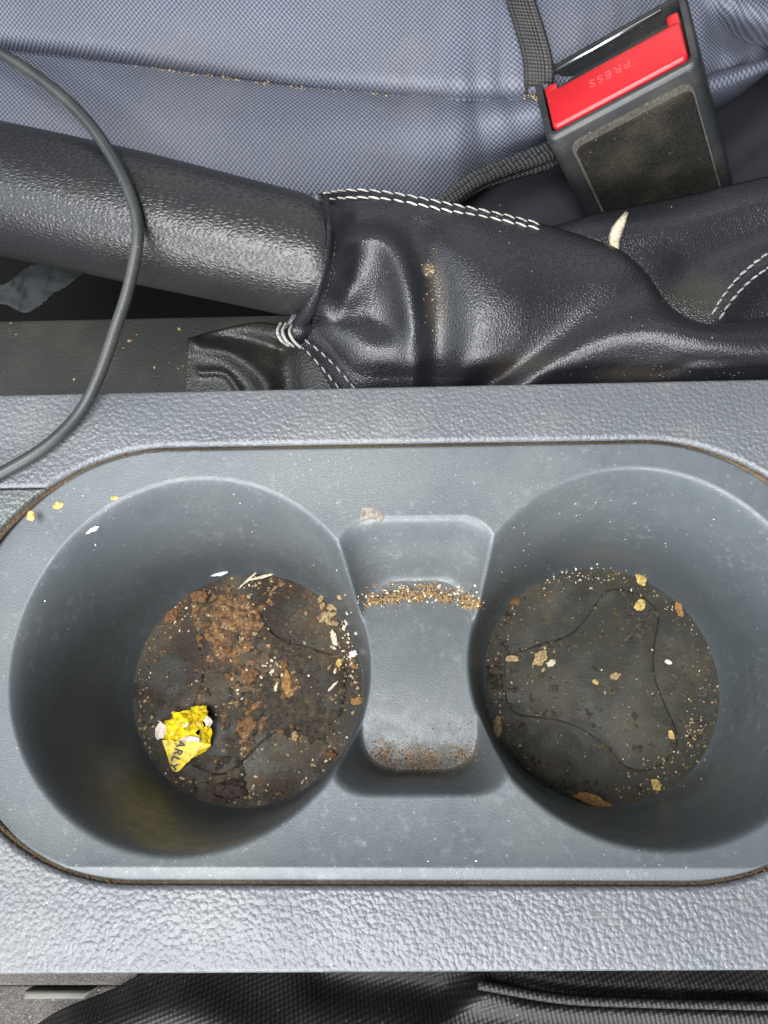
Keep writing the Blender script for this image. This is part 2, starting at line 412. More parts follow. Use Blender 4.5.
# split the hole outline where the end panel meets it
left = HOLE[:, 0] < cx
iu = [i for i in range(len(HOLE)) if left[i] and HOLE[i, 1] <= y_seam-1.0 and HOLE[i, 1] >= y_seam2+1.0]
i0, i1 = min(iu), max(iu)
rest = np.vstack([HOLE[i1+1:], HOLE[:i0]]); rest = rest[~((rest[:, 0] < cx) & (rest[:, 1] < y_seam+.05) & (rest[:, 1] > y_seam2-.05))]          # goes bottom-left .. right .. top-left (CCW round the hole)
def hx(y):   # x of the left hole edge at y
    seg = HOLE[i0-1:i1+2]; return np.interp(-y, -seg[:, 1], seg[:, 0])
def edge(a, b, n): return [tuple(np.array(a)+(np.array(b)-np.array(a))*k/n) for k in range(n)]
A1 = (hx(y_seam), y_seam); A2 = (hx(y_seam2), y_seam2)
outer = edge((xl, y_seam), (xl, lin(xl, xa, ytl, xb, ytr)), 4)[::-1]
Cpoly = list(map(tuple, rest)) + [A1] + [(xl, y_seam)] + [(xl, lin(xl, xa, ytl, xb, ytr)), (xr, lin(xr, xa, ytl, xb, ytr)), (xr, lin(xr, xa, ybl, xb, ybr)), (xl, lin(xl, xa, ybl, xb, ybr)), (xl, y_seam2)] + [A2]
V, Fc = plate(np.array(Cpoly), FZ, 5, 1.2)
top_panel = obj('top_panel', V, Fc, M_console, console, angle=40)
g = .35
seg = [tuple(p) for p in HOLE[i0:i1+1]]
Epoly = [(xl, y_seam-g), (xl, y_seam2+g), (A2[0], A2[1]+g)] + seg[::-1] + [(A1[0], A1[1]-g)]
V, Fc = plate(np.array(Epoly), FZ-.25, 5, .5)
obj('end_panel', V, Fc, M_end, console, angle=40)
# flanks of the console under the top panel
def boxmesh(x0, x1, y0, y1, z0, z1):
    V = [(x, y, z) for x in (x0, x1) for y in (y0, y1) for z in (z0, z1)]
    return np.array(V, float), [[0, 1, 3, 2], [4, 6, 7, 5], [0, 4, 5, 1], [2, 3, 7, 6], [0, 2, 6, 4], [1, 5, 7, 3]]
V, Fc = join([boxmesh(xl+1, xr-1, yt-4, yt-1.5, -110, -4.7), boxmesh(xl+1, xr-1, yb+1.5, yb+4, -110, -4.7)])
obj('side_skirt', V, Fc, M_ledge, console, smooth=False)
ly = at(100, 318, -30)[1]; lx1 = at(350, 350, -30)[0]
V, Fc = plate(np.array([(xl, yt-2), (lx1+60, yt-2), (lx1+60, ly), (xl, ly)]), -30, 60, 1.2)
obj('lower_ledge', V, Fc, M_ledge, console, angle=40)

# rubber discs at the bottom of the wells, each with its raised three-lobed relief
def disc(C, r, ztop, th, n=96):
    return plate(np.array([(C[0]+r*math.cos(2*math.pi*k/n), C[1]+r*math.sin(2*math.pi*k/n)) for k in range(n)]), ztop, th, .8)
ZM = DEP+1.6
RELIEF = []
def inside(P, x, y):
    a = np.asarray(P); b = np.roll(a, -1, 0); c = (a[:, 1] > y) != (b[:, 1] > y)
    return bool((c & (x < a[:, 0]+(y-a[:, 1])*(b[:, 0]-a[:, 0])/np.where(c, b[:, 1]-a[:, 1], 1))).sum() % 2)
def well(C, mat, zoom, off, k, pts, label):
    V, Fc = disc(C, RF+.2, ZM, 2.0); d = obj('well_mat', V, Fc, mat, tray, angle=40)
    d['label'] = label
    P = np.array([at(off[0]+p[0]*k, off[1]+p[1]*k, ZM)[:2] for p in pts]); P = smooth_path(np.vstack([P, P[:1]]), 110)[:-1]
    RELIEF.append(P); V, Fc = plate(P, ZM+.66, .9, .62, 8, 1.3, True); obj('raised_relief', V, Fc, mat, d, angle=40)
well(FL, M_matL, None, (130, 560), .3125, [(212, 188), (232, 155), (285, 130), (350, 112), (385, 122), (425, 190), (460, 232), (510, 262), (600, 288), (668, 310), (690, 345), (688, 420), (668, 500), (585, 518), (495, 542), (430, 580), (370, 640), (310, 686), (255, 685), (180, 640), (150, 580), (180, 500), (212, 440), (230, 380), (228, 320), (216, 260)], 'brown stained rubber disc in the left well')
well(FR, M_matR, None, (470, 550), .3385, [(100, 315), (190, 282), (285, 252), (335, 205), (388, 132), (425, 114), (490, 128), (545, 165), (560, 205), (546, 285), (547, 370), (575, 450), (610, 530), (612, 575), (580, 625), (520, 655), (460, 645), (415, 600), (340, 540), (255, 506), (145, 490), (106, 450), (97, 385)], 'dusty dark rubber disc in the right well')
# grime packed in the gap round the tray
GP = rrect_pts(cx, cy, hw-.25, hh-.25, RC-.25, 60)
V, Fc = tube(np.c_[np.vstack([GP, GP[:1]]), np.full(len(GP)+1, -1.9)], .75, 8, cap=False)
obj('gap_grime', V, Fc, M_grime, console)

# ------------------------------------------------------------------ seat with its woven cover
def pl(P, u): P = np.asarray(P, float); return np.interp(u, P[:, 0], P[:, 1])
seat = thing('car_seat', 'blue grey woven seat behind the handbrake lever and the red belt buckle', 'car seat', tuple(at(384, 60, -60)))
seam = smooth_path([(-120, 36), (0, 48), (100, 60), (200, 76), (300, 89), (384, 94), (450, 98), (530, 98), (620, 92), (700, 80), (860, 40)], 120)
edgeb = smooth_path([(-120, 250), (0, 240), (200, 235), (360, 222), (440, 208), (475, 184), (520, 160), (560, 145), (650, 125), (715, 106), (768, 68), (860, 0)], 140)
nu, nv = 300, 150
us = np.linspace(-110, 850, nu)
P = np.zeros((nu, nv, 3))
def gauss(d, s): return np.exp(-d*d/(2*s*s))
for i, u in enumerate(us):
    vs, vb = pl(seam, u), pl(edgeb, u); k = nv*55//100
    right = np.clip((u-560)/200, 0, 1)
    for j in range(nv):
        if j < k:
            t = j/(k-1); v = -90+(vs+90)*t
            z = 6 - 12*t - right*8 + 3*math.sin(math.pi*t)
            z -= 5*gauss((1-t)*(vs+90), 6)
            pk = math.exp(-(vs-v)/40)*np.clip((u-380)/60, 0, 1)
            z += pk*(.7*math.sin(u*.21+.8*math.sin(u*.05))+.9*math.sin(u*.083+1))
            z += 2.2*math.sin(u*.012+v*.02)*t
            if u > 700: z += (5*gauss((v-8)-(u-740)*.3, 14)-8*gauss((v-40)-(u-740)*.4, 13))*min(1, (u-700)/30)
        else:
            t = (j-k+1)/(nv-k); v = vs+(vb-vs)*t
            z = -10.5 - right*8 + 4.0*math.sin(min(t*4.5, math.pi/2)) - 3*t - 19*t**2.2
            pk = math.exp(-(v-vs)/60)*np.clip((u-330)/80, 0, 1)
            z += pk*(.3*math.sin(u*.15+2+math.sin(u*.041))+1.0*math.sin(u*.061))
            z += .9*gauss(u-500-(v-120)*.3, 9)*np.clip((u-400)/50, 0, 1) - .9*gauss(u-478-(v-120)*.2, 8)
        P[i, j] = at(u, v, z)
arc = np.concatenate([np.zeros((nu, 1)), np.cumsum(np.linalg.norm(np.diff(P, axis=1), axis=2), axis=1)], 1)
arc -= arc[:, nv*55//100][:, None]
kern = np.hanning(121); kern /= kern.sum()
arc = np.stack([np.convolve(np.pad(arc[:, j], 60, 'edge'), kern, 'valid') for j in range(nv)], 1)
kern = np.hanning(31); kern /= kern.sum()
arc = np.stack([np.convolve(np.pad(arc[i], 15, 'reflect', reflect_type='odd'), kern, 'valid') for i in range(nu)], 0)
uvs = np.stack([P[:, :, 0], arc], -1).reshape(-1, 2)
obj('seat_cover', P.reshape(-1, 3), grid_faces(nu, nv), M_weave, seat, uv=uvs, solid=1.5)
# black inner seat below the cover
us2 = np.linspace(380, 850, 80); Q = np.zeros((80, 40, 3))
for i, u in enumerate(us2):
    for j in range(40):
        t = j/39; v0 = pl(edgeb, u)-14; v = v0+(330-v0)*t
        z = -34-24*t + 4*math.sin(u*.03+v*.02)+5*gauss(v-(150-(u-735)*.75), 14)*(u > 690)
        Q[i, j] = at(u, v, z)
obj('seat_base', Q.reshape(-1, 3), grid_faces(80, 40), M_dark, seat, solid=3)
# hem of the cover: a rolled edge with two cords
hp = [(425, 216), (450, 196), (475, 178), (505, 165), (540, 152), (575, 137)]
parts = []
for dv, zz, r in ((-2, -13, 1.6), (6, -14, 2.0), (14, -17, 1.6)):
    pts = smooth_path([at(u+dv*.3, v+dv*(.25+.75*min(1, (u-425)/110)), zz) for u, v in hp], 60); parts.append(tube(pts, r, 10))
V, Fc = join(parts)
def uv_from(V, sx=1, sy=1): V = np.asarray(V); return np.c_[V[:, 0]*.8+V[:, 1]*.6, V[:, 2]*1.4+V[:, 1]*.8-V[:, 0]*.6]
obj('hem_cord', V, Fc, M_webbing, seat, uv=uv_from(V))
# webbing strip sewn down the cover
wp_ = [(508, -70), (518, -10), (530, 30), (538, 62), (539, 96)]
C = smooth_path([at(u, v, 2) for u, v in wp_], 60); 
V = []; uvw = []
for i, p in enumerate(C):
    v = proj(p)[1]; vs = 98
    t = (v+90)/(vs+90); zb = 6-12*t+3*math.sin(math.pi*t)-4.5*gauss((1-t)*(vs+90), 9)
    for k in range(13):
        q = (k/12-.5); u = proj(p)[0]+q*30; z = zb+4.0+1.1*math.cos(q*math.pi)+(1.2*gauss((abs(q)-.44)*12, .5))
        V.append(at(u, v, z)); uvw.append((q*12, i*1.1))
obj('webbing_strip', V, grid_faces(60, 13), M_webbing, seat, uv=uvw, solid=2.0)

# ------------------------------------------------------------------ handbrake lever
root = at(150, 225, 0)
lever = thing('handbrake_lever', 'black grained handbrake lever at the left, its grip ending at the stitched boot', 'handbrake', tuple(root))
tops = [(-120, 92), (0, 121), (90, 142), (180, 164), (250, 182), (318, 195)]
bots = [(-120, 240), (0, 262), (90, 279), (180, 297), (250, 312), (292, 322)]
NU = 120; Pg = []
mseg = 64
def gline(u, z): return pl([(-120, 166), (0, 191.5), (90, 210), (180, 230), (304, 258.5)], u)
A = at(-120, 166, 0); B = at(305, 258.5, 0)
ax = (B-A)/np.linalg.norm(B-A)
sd = np.cross(ax, (0, 0, 1)); sd /= np.linalg.norm(sd); upv = np.cross(sd, ax)
V = []
for i in range(NU):
    t = i/(NU-1); c = A+(B-A)*t; u = -120+425*t
    c[2] += 1.5*math.sin(t*3)
    r = np.interp(u, [-120, 0, 145, 250, 305], [18.6, 18.0, 17.5, 16.5, 16.1])
    if i > NU-5: r -= [.15, .5, 1.0, 1.9][i-(NU-4)]*.5
    for k in range(mseg):
        a = 2*math.pi*k/mseg; ca, sa = math.cos(a), math.sin(a)
        n_ = 2.35; q = (abs(ca)**n_+abs(sa)**n_)**(-1/n_)
        V.append(c+r*q*(sd*ca+upv*sa)+ax*9.5*max(0, ca*.55+sa*.835)**1.2*np.clip((u-130)/170, 0, 1)**1.5)
Fc = [list(f) for f in grid_faces(NU, mseg, True)] + [list(range(mseg)), list(range((NU-1)*mseg, NU*mseg))[::-1]]
obj('grip', V, Fc, M_grip, lever, angle=50)

# ------------------------------------------------------------------ leather boot
boot = thing('leather_boot', 'creased black leather handbrake boot with white double stitching, beyond the console', 'gaiter', tuple(at(480, 300, -30)))
def dist_poly(u, v, P):
    P = np.asarray(P, float); best = np.full(np.shape(u), 1e9)
    for a, b in zip(P[:-1], P[1:]):
        d = b-a; t = np.clip(((u-a[0])*d[0]+(v-a[1])*d[1])/(d@d), 0, 1)
        best = np.minimum(best, np.hypot(u-a[0]-t*d[0], v-a[1]-t*d[1]))
    return best
def coons(top, bot, lef, rig, n, m):
    T, Bq, Lq, Rq = smooth_path(top, n), smooth_path(bot, n), smooth_path(lef, m), smooth_path(rig, m)
    s = np.linspace(0, 1, n)[:, None, None]; t = (np.linspace(0, 1, m)[None, :, None])
    return (1-t)*T[:, None]+t*Bq[:, None]+(1-s)*Lq[None]+s*Rq[None]-((1-s)*(1-t)*T[0]+s*(1-t)*T[-1]+(1-s)*t*Bq[0]+s*t*Bq[-1])
def ridge2(u, v, P, s0, s1, a0, a1):
    P = smooth_path(P, 24); best = np.full(u.shape, 1e9); tb = np.zeros(u.shape)
    for i, (a, b) in enumerate(zip(P[:-1], P[1:])):
        d = b-a; t = np.clip(((u-a[0])*d[0]+(v-a[1])*d[1])/(d@d), 0, 1); q = np.hypot(u-a[0]-t*d[0], v-a[1]-t*d[1])
        k = q < best; best[k] = q[k]; tb[k] = ((i+t)/23)[k]
    tb = blur(tb, 4); return (a0+(a1-a0)*tb)*gauss(best, s0+(s1-s0)*tb)
def blur(a, k):
    w_ = np.hanning(2*k+3)[1:-1]; w_ /= w_.sum()
    for ax_ in (0, 1):
        pad = [(0, 0), (0, 0)]; pad[ax_] = (k, k)
        a = np.apply_along_axis(lambda r: np.convolve(r, w_, 'valid'), ax_, np.pad(a, pad, 'reflect', reflect_type='odd'))
    return a
n, m = 320, 150
topA = [(309, 195), (350, 189), (390, 192), (450, 203), (500, 213), (550, 226), (590, 238), (620, 250), (645, 272), (665, 300), (688, 318), (715, 324), (768, 317), (850, 300)]
botA = [(282, 328), (315, 362), (345, 400), (400, 402), (500, 402), (600, 402), (700, 400), (850, 396)]
cA = coons(topA, botA, [(309, 195), (312, 240), (304, 280), (292, 312), (282, 328)], [(850, 300), (850, 340), (850, 396)], n, m)
uA, vA = cA[:, :, 0], cA[:, :, 1]
def ridge(u, v, P, s, a): return a*gauss(dist_poly(u, v, smooth_path(P, 24)), s)
def zA(u, v, t):
    amp = np.interp(u, [300, 330, 420, 520, 640, 760], [13, 13, 14, 15, 11, 9])
    z = 0 + amp*np.sqrt(np.clip(t, 0, 1)) - np.interp(u, [300, 420, 600, 760], [26, 30, 26, 20])*t**2
    z = z + np.interp(u, [290, 330, 700, 780], [1, 0, -3, -5])
    z += ridge(u, v, [(338, 272), (350, 248), (370, 236), (392, 246), (405, 275), (412, 315), (414, 350), (412, 400)], 9, 3.0)
    z -= ridge(u, v, [(354, 292), (366, 284), (380, 320)], 15, 2.6)
    z += ridge(u, v, [(330, 335), (362, 345), (390, 352)], 13, 1.3)
    z -= ridge(u, v, [(420, 235), (436, 280), (442, 340), (438, 400)], 14, 2.6)
    z += ridge(u, v, [(470, 235), (490, 290), (478, 345)], 34, 3.0)
    z -= ridge2(u, v, [(466, 398), (525, 362), (574, 330), (610, 298), (640, 268)], 7, 20, 5.5, 0)
    z += ridge2(u, v, [(500, 404), (556, 362), (615, 338), (680, 331), (740, 340), (820, 345)], 13, 22, 5.0, 5.0)
    z += ridge2(u, v, [(632, 258), (606, 288), (570, 335)], 16, 12, 1.8, 0)
    z -= ridge2(u, v, [(352, 222), (400, 222), (450, 232), (500, 262)], 5, 9, .9, 0) + ridge2(u, v, [(340, 320), (372, 318), (398, 330)], 4, 7, .9, .1)
    z += ridge2(u, v, [(455, 385), (468, 350), (500, 325)], 6, 12, 1.2, 0) - ridge2(u, v, [(660, 372), (700, 360), (760, 366)], 4, 6, .8, .8)
    z -= ridge(u, v, [(330, 195), (334, 240), (326, 280), (312, 318)], 4, 1.0)
    return z
tt = np.broadcast_to(np.linspace(0, 1, m)[None], (n, m))
def grip_z(u, v):
    z = np.full(np.shape(u), np.nan); bestd = np.full(np.shape(u), 1e9); bestz = np.zeros(np.shape(u))
    for q in np.arange(24, -24, -.2):
        p = at_arr(u, v, q)-A; d = np.linalg.norm(p-(p@ax)[..., None]*ax, axis=-1)
        hit = np.isnan(z) & (d <= 15.4); z[hit] = q
        b = d < bestd; bestd[b] = d[b]; bestz[b] = q
    return np.where(np.isnan(z), bestz, z)
zz = zA(uA, vA, tt)
def blur(a, k):
    w_ = np.hanning(2*k+3)[1:-1]; w_ /= w_.sum()
    for ax_ in (0, 1):
        pad = [(0, 0), (0, 0)]; pad[ax_] = (k, k)
        a = np.apply_along_axis(lambda r: np.convolve(r, w_, 'valid'), ax_, np.pad(a, pad, 'reflect', reflect_type='odd'))
    return a
zz = blur(zz, 5)
nb = 70
zg = grip_z(uA[:nb], vA[:nb])
dl = np.linalg.norm(cA[:nb]-cA[:1], axis=-1)
wk = 1-np.clip((dl-6)/44, 0, 1); wk = wk*wk*(3-2*wk)
zz = zz.copy(); zz[:nb] = zz[:nb]*(1-wk)+zg*wk
PA = at_arr(uA, vA, zz)
obj('main_sleeve', PA.reshape(-1, 3), grid_faces(n, m)[:, ::-1], M_boot, boot, solid=1.6, solid_off=-1)
def on_A(u, v, lift=.25):
    k = np.argmin((uA-u)**2+(vA-v)**2); i, j = np.unravel_index(k, uA.shape); z = zz[i, j]
    return at(u, v, z+lift)
topB = [(515, 236), (560, 224), (600, 213), (640, 205), (700, 192), (768, 176), (860, 155)]
botB = [(515, 262), (600, 300), (660, 345), (700, 360), (768, 350), (820, 345), (860, 342)]
cB = coons(topB, botB, [(515, 236), (515, 262)], [(860, 155), (860, 342)], 160, 90)
uB, vB = cB[:, :, 0], cB[:, :, 1]; tB = np.broadcast_to(np.linspace(0, 1, 90)[None], (160, 90))
zB = -12+9*np.sqrt(tB)-13*tB**2
zB = zB+ridge(uB, vB, [(600, 225), (680, 220), (780, 195)], 14, 2.0)-ridge(uB, vB, [(690, 265), (740, 240), (800, 230)], 16, 2.5)
zB += ridge(uB, vB, [(708, 335), (730, 300), (768, 262), (800, 232)], 12, 1.6)
PB = at_arr(uB, vB, zB)
obj('rear_fold', PB.reshape(-1, 3), grid_faces(160, 90)[:, ::-1], M_boot, boot, solid=1.6)
def on_B(u, v, lift=.25):
    k = np.argmin((uB-u)**2+(vB-v)**2); i, j = np.unravel_index(k, uB.shape); return at(u, v, zB[i, j]+lift)
# front flap lying in the gap
cF = coons([(188, 338), (225, 328), (262, 322), (292, 330), (318, 345)], [(184, 402), (230, 402), (280, 402), (320, 402), (372, 402)], [(188, 338), (184, 402)], [(318, 345), (372, 402)], 100, 50)
uF, vF = cF[:, :, 0], cF[:, :, 1]; tF = np.broadcast_to(np.linspace(0, 1, 50)[None], (100, 50))
zF = -20+5*np.sqrt(tF)-6*tF+np.interp(uF, [190, 250, 320], [-2, 0, 5])
zF = zF+ridge(uF, vF, [(195, 342), (230, 352), (262, 378), (270, 400)], 7, 2.5)-ridge(uF, vF, [(205, 338), (245, 340), (280, 350)], 6, 2.5)+ridge(uF, vF, [(200, 372), (225, 374), (240, 392)], 3, 1.2)-ridge(uF, vF, [(285, 352), (290, 400)], 8, 2.5)
PF = at_arr(uF, vF, zF)
obj('front_flap', PF.reshape(-1, 3), grid_faces(100, 50)[:, ::-1], M_flap, boot, solid=1.6)
def on_F(u, v, lift=.25):
    k = np.argmin((uF-u)**2+(vF-v)**2); i, j = np.unravel_index(k, uF.shape); return at(u, v, zF[i, j]+lift)
# hem at the grip
hemp = smooth_path([on_A(u, v, -.5) for u, v in [(325, 196), (328, 235), (321, 272), (310, 306), (297, 328)]], 50)
V, Fc = tube(hemp, np.interp(np.linspace(0, 1, 50), [0, .5, 1], [1.0, 1.5, 2.2]), 14); obj('hem', V, Fc, M_boot, boot)
def stitches(pts3, pitch, duty, r, skew=0.0, jit=.1):
    P = smooth_path(pts3, 400); d = np.r_[0, np.cumsum(np.linalg.norm(np.diff(P, axis=0), axis=1))]
    parts = []; s = pitch*.3
    while s+pitch*duty < d[-1]:
        ss = np.linspace(s, s+pitch*duty, 7); C = np.array([[np.interp(q, d, P[:, k]) for k in range(3)] for q in ss])
        C[:, 2] += np.sin(np.linspace(0, math.pi, 7))*r*.8-.25*r
        tg = C[-1]-C[0]; sidev = np.cross(tg, (0, 0, 1)); sidev /= np.linalg.norm(sidev)
        C += sidev[None]*np.linspace(-.5, .5, 7)[:, None]*(skew+random.uniform(-jit, jit))
        parts.append(tube(C, r*np.array([.5, .85, 1, 1.05, 1, .85, .5])*random.uniform(.9, 1.1), 8)); s += pitch*random.uniform(.95, 1.05)
    return join(parts)
V, Fc = stitches([on_A(u, v, .12) for u, v in [(324, 200), (345, 198), (375, 198), (410, 203), (450, 211), (500, 220), (548, 231)]], 3.6, .97, .28, .7); obj('stitching', V, Fc, M_thread, boot)
V, Fc = stitches([on_A(u, v, .6) for u, v in [(322, 194), (345, 190.5), (375, 191), (410, 196), (450, 204), (500, 214), (552, 227)]], 3.6, .97, .26, .7); obj('stitching', V, Fc, M_thread, boot)
for pts in ([(718, 322), (730, 303), (748, 283), (768, 268), (800, 246)], [(711, 317), (722, 298), (741, 275), (768, 253), (800, 230)]):
    V, Fc = stitches([on_B(u, v, .35) for u, v in pts], 3.0, .85, .36, .3); obj('stitching', V, Fc, M_threaddirty, boot)
for pts in ([(291, 338), (305, 350), (322, 368), (342, 392)], [(302, 338), (318, 350), (336, 367), (356, 390)]):
    V, Fc = stitches([on_F(u, v, .9) if u < 300 else at(u, v, float(on_A(u, v, 1.2)[2])) for u, v in pts], 3.2, .7, .28, .2); obj('stitching', V, Fc, M_threaddirty, boot)
parts = []
for du in (0, 5, 12):
    C = smooth_path([at(281+du, 323+du*.1, -7), at(277.5+du, 331, -5.5), at(281+du, 340, -6), at(289+du, 346+du*.15, -8)], 20); parts.append(tube(C, .45, 8))
V, Fc = join(parts); obj('thread_loop', V, Fc, M_threaddirty, boot)
V, Fc = lump(at(300, 331, -9), 3.6, .9, 1.3, .6, 3, .2); obj('hem_end', V, Fc, M_boot, boot)
# old seam line of tiny stitches down the collar
V, Fc = stitches([on_A(u, v, .1) for u, v in [(338, 205), (336, 240), (331, 275), (322, 305), (312, 328)]], 1.7, .6, .17, 0, .05); obj('stitching', V, Fc, M_flap, boot)

# ------------------------------------------------------------------ seat belt buckle
BC = at(629, 101, 12); camv = np.array([0, 0, H])-BC; camv /= np.linalg.norm(camv)
def on_plane(u, v):                              # pixel ray meets the plane through BC facing the camera
    d = M @ np.array([u-384.0, 512.0-v, -F]); o = np.array([0, 0, H]); return o+d*(((BC-o)@camv)/(d@camv))
P1, P2 = on_plane(546, 142), on_plane(701, 60)
w = P2-P1; Wd = np.linalg.norm(w); w /= Wd; mid = (P1+P2)/2
e2 = np.cross(camv, w)
if (np.array(proj(mid+e2))-np.array(proj(mid)))[1] < 0: e2 = -e2
AL = math.radians(43); ba = math.cos(AL)*e2-math.sin(AL)*camv; bt = -math.cos(AL)*camv-math.sin(AL)*e2
TB = 10.0
while np.linalg.norm(np.array(proj(mid+bt*TB))-np.array(proj(mid))) < 69: TB += .1
print('buckle W', Wd, 'T', TB, proj(mid+bt*TB), ba)
buckle = thing('seat_belt_buckle', 'black seat belt buckle with a red release button standing behind the leather boot', 'belt buckle', tuple(mid+ba*60))
WB, LB = Wd/2, 62.0
def bl(x, y, z): return mid + w*(x*(1+.05*y/TB)+2.4*y/TB) + bt*y - ba*z      # x along the width, y front to back, z out of the top
def loop(hx_, y0, y1, r, z, n=6, taper=0):
    P = []
    for sx, yy, a0 in ((1, y1, 0), (-1, y1, 90), (-1, y0, 180), (1, y0, 270)):
        for k in range(n+1):
            a = math.radians(a0+90*k/n); P.append(bl(sx*(hx_-r)+r*math.cos(a), (yy-r if yy == y1 else yy+r)+r*math.sin(a), z))
    return P
secs = [(WB*1.0, .6, TB-1, 2.5, -LB), (WB*1.0, .2, TB-.2, 3, -35), (WB, 0, TB, 3, -10), (WB, 0, TB, 3, -1.6), (WB-.35, .35, TB-.35, 2.8, -.6), (WB-1.2, 1.2, TB-1.2, 2.2, 0), (WB-2.2, 2.2, TB-2.2, 1.6, -.1), (WB-2.6, 2.6, TB-2.6, 1.4, -6)]
V = []; nl = 28
for hx_, y0, y1, r, z in secs: V += loop(hx_, y0, y1, r, z)
Fc = [list(f) for f in grid_faces(len(secs), nl, True)] + [list(range(nl)), list(range((len(secs)-1)*nl, len(secs)*nl))[::-1]]
housing = obj('housing', V, Fc, M_buckle, buckle, angle=50)
def slab(x0, x1, ya, yb, z0, z1, r, seg=4, fil=.8, bulge=0):
    out = []
    for k in range(seg+1):
        a = math.pi/2*k/seg; i = fil*(1-math.cos(a)); z = z1-fil+fil*math.sin(a); out.append((i, z))
    V = []; npt = 0
    for i, z in [(0, z0)]+out:
        P = []
        for cxx, cyy, a0 in ((x1-r, yb-r, 0), (x0+r, yb-r, 90), (x0+r, ya+r, 180), (x1-r, ya+r, 270)):
            for k in range(6):
                a = math.radians(a0+18*k); P.append(bl(cxx+(r-i)*math.cos(a), cyy+(r-i)*math.sin(a), z))
        npt = len(P); V += P
    nn = seg+2
    return V, [list(f) for f in grid_faces(nn, npt, True)]+[list(range((nn-1)*npt, nn*npt))[::-1]]
V, Fc = slab(-WB+2.9, WB-2.9, 2.9, TB*.60, -6, .9, 1.6, 4, 1.1)
button = obj('release_button', V, Fc, M_red, buckle, angle=60)
# end horns of the button that rise beside the slot
for q in (slab(-WB+2.95, -WB+6.6, TB*.55, TB*.70, -6, .55, 1.0, 3, .5), slab(WB-6.2, WB-2.95, TB*.55, TB*.74, -6, .55, 1.0, 3, .5)):
    obj('button_horn', q[0], q[1], M_red, button, angle=60)
V, Fc = slab(-WB+5.4, WB-3.2, TB*.66, TB*.72, -6, -2.2, .6, 3, .3); obj('latch_plate', V, Fc, M_slot, buckle, angle=50)
V, Fc = tube(np.array([bl(-WB+5.0, TB-3.0, -.5), bl(WB-7, TB-3.0, -.5)]), .55, 10); obj('slot_edge', V, Fc, M_steel, buckle)
def text_mesh(body, size, depth, mapf, bold=0.0):
    cu = bpy.data.curves.new('txt', 'FONT'); cu.body = body; cu.size = size; cu.extrude = depth; cu.align_x = 'CENTER'; cu.align_y = 'CENTER'; cu.space_character = 1.25; cu.offset = bold*size
    to = bpy.data.objects.new('txt', cu); COL.objects.link(to); bpy.context.view_layer.update()
    dg = bpy.context.evaluated_depsgraph_get(); me = bpy.data.meshes.new_from_object(to.evaluated_get(dg))
    V = np.array([mapf(*v.co) for v in me.vertices]); Fc = [list(p.vertices) for p in me.polygons]
    bpy.data.objects.remove(to); bpy.data.curves.remove(cu); bpy.data.meshes.remove(me); return V, Fc
V, Fc = text_mesh('PRESS', 4.0, .12, lambda x, y, z: bl(-x-1.0, TB*.40-y, .95+z)); obj('lettering', V, Fc, M_redtext, button, smooth=False)
# felt pad on the front face
def fl(x, s, o): return mid + w*x + ba*s - bt*o      # front face: x across, s down, o outward
def felt(x0, x1, s0, s1, r, th, jag=.25):
    V = []; L = []; nn = 0
    for i, o in ((0, 0), (0, th*.6), (th*.35, th*.9), (th*.9, th)):
        P = []
        for cxx, css, a0 in ((x1-r, s0+r, 0), (x0+r, s0+r, 90)):
            for k in range(9):
                a = math.radians(a0+90*k/8); P.append((cxx+(r-i)*math.cos(a), css-(r-i)*math.sin(a)))
        P += [(x0+i, q) for q in np.linspace(s0+r+2, s1, 30)]+[(x1-i, q) for q in np.linspace(s1, s0+r+2, 30)]
        nn = len(P); V += [fl(x+jag*.5*noise.noise(Vector((x*1.3, s*1.3, 1))), s+jag*noise.noise(Vector((x*1.1, s*1.1, 5))), o) for x, s in P]
    return V, [list(f) for f in grid_faces(4, nn, True)]+[list(range(3*nn, 4*nn))]
V, Fc = felt(-WB+5.6, WB-3.6, 4.6, 55, 3.2, .8); pad = obj('felt_pad', V, Fc, M_feltedge, buckle, angle=35)
V, Fc = felt(-WB+6.3, WB-4.0, 6.6, 54, 2.6, 1.15); obj('felt_face', V, Fc, M_felt, pad, angle=35)

# ------------------------------------------------------------------ cable
cp = [(-60, 22, 16), (-10, 47, 18), (35, 75, 20), (75, 108, 21), (105, 145, 21), (128, 188, 20), (138, 230, 17.5), (130, 282, 13), (115, 330, 9), (98, 378, 5.5), (78, 415, 3.0), (45, 447, 2.5), (0, 474, 2.5), (-60, 505, 2.5)]
V, Fc = tube(smooth_path([at(*p) for p in cp], 160), 1.62, 18)
org = at(60, 432, 0)
cable = tag(obj('cable', V, Fc, M_cable, origin=tuple(org)), 'thin dark grey rubber cable looping over the handbrake lever onto the console', 'cable')

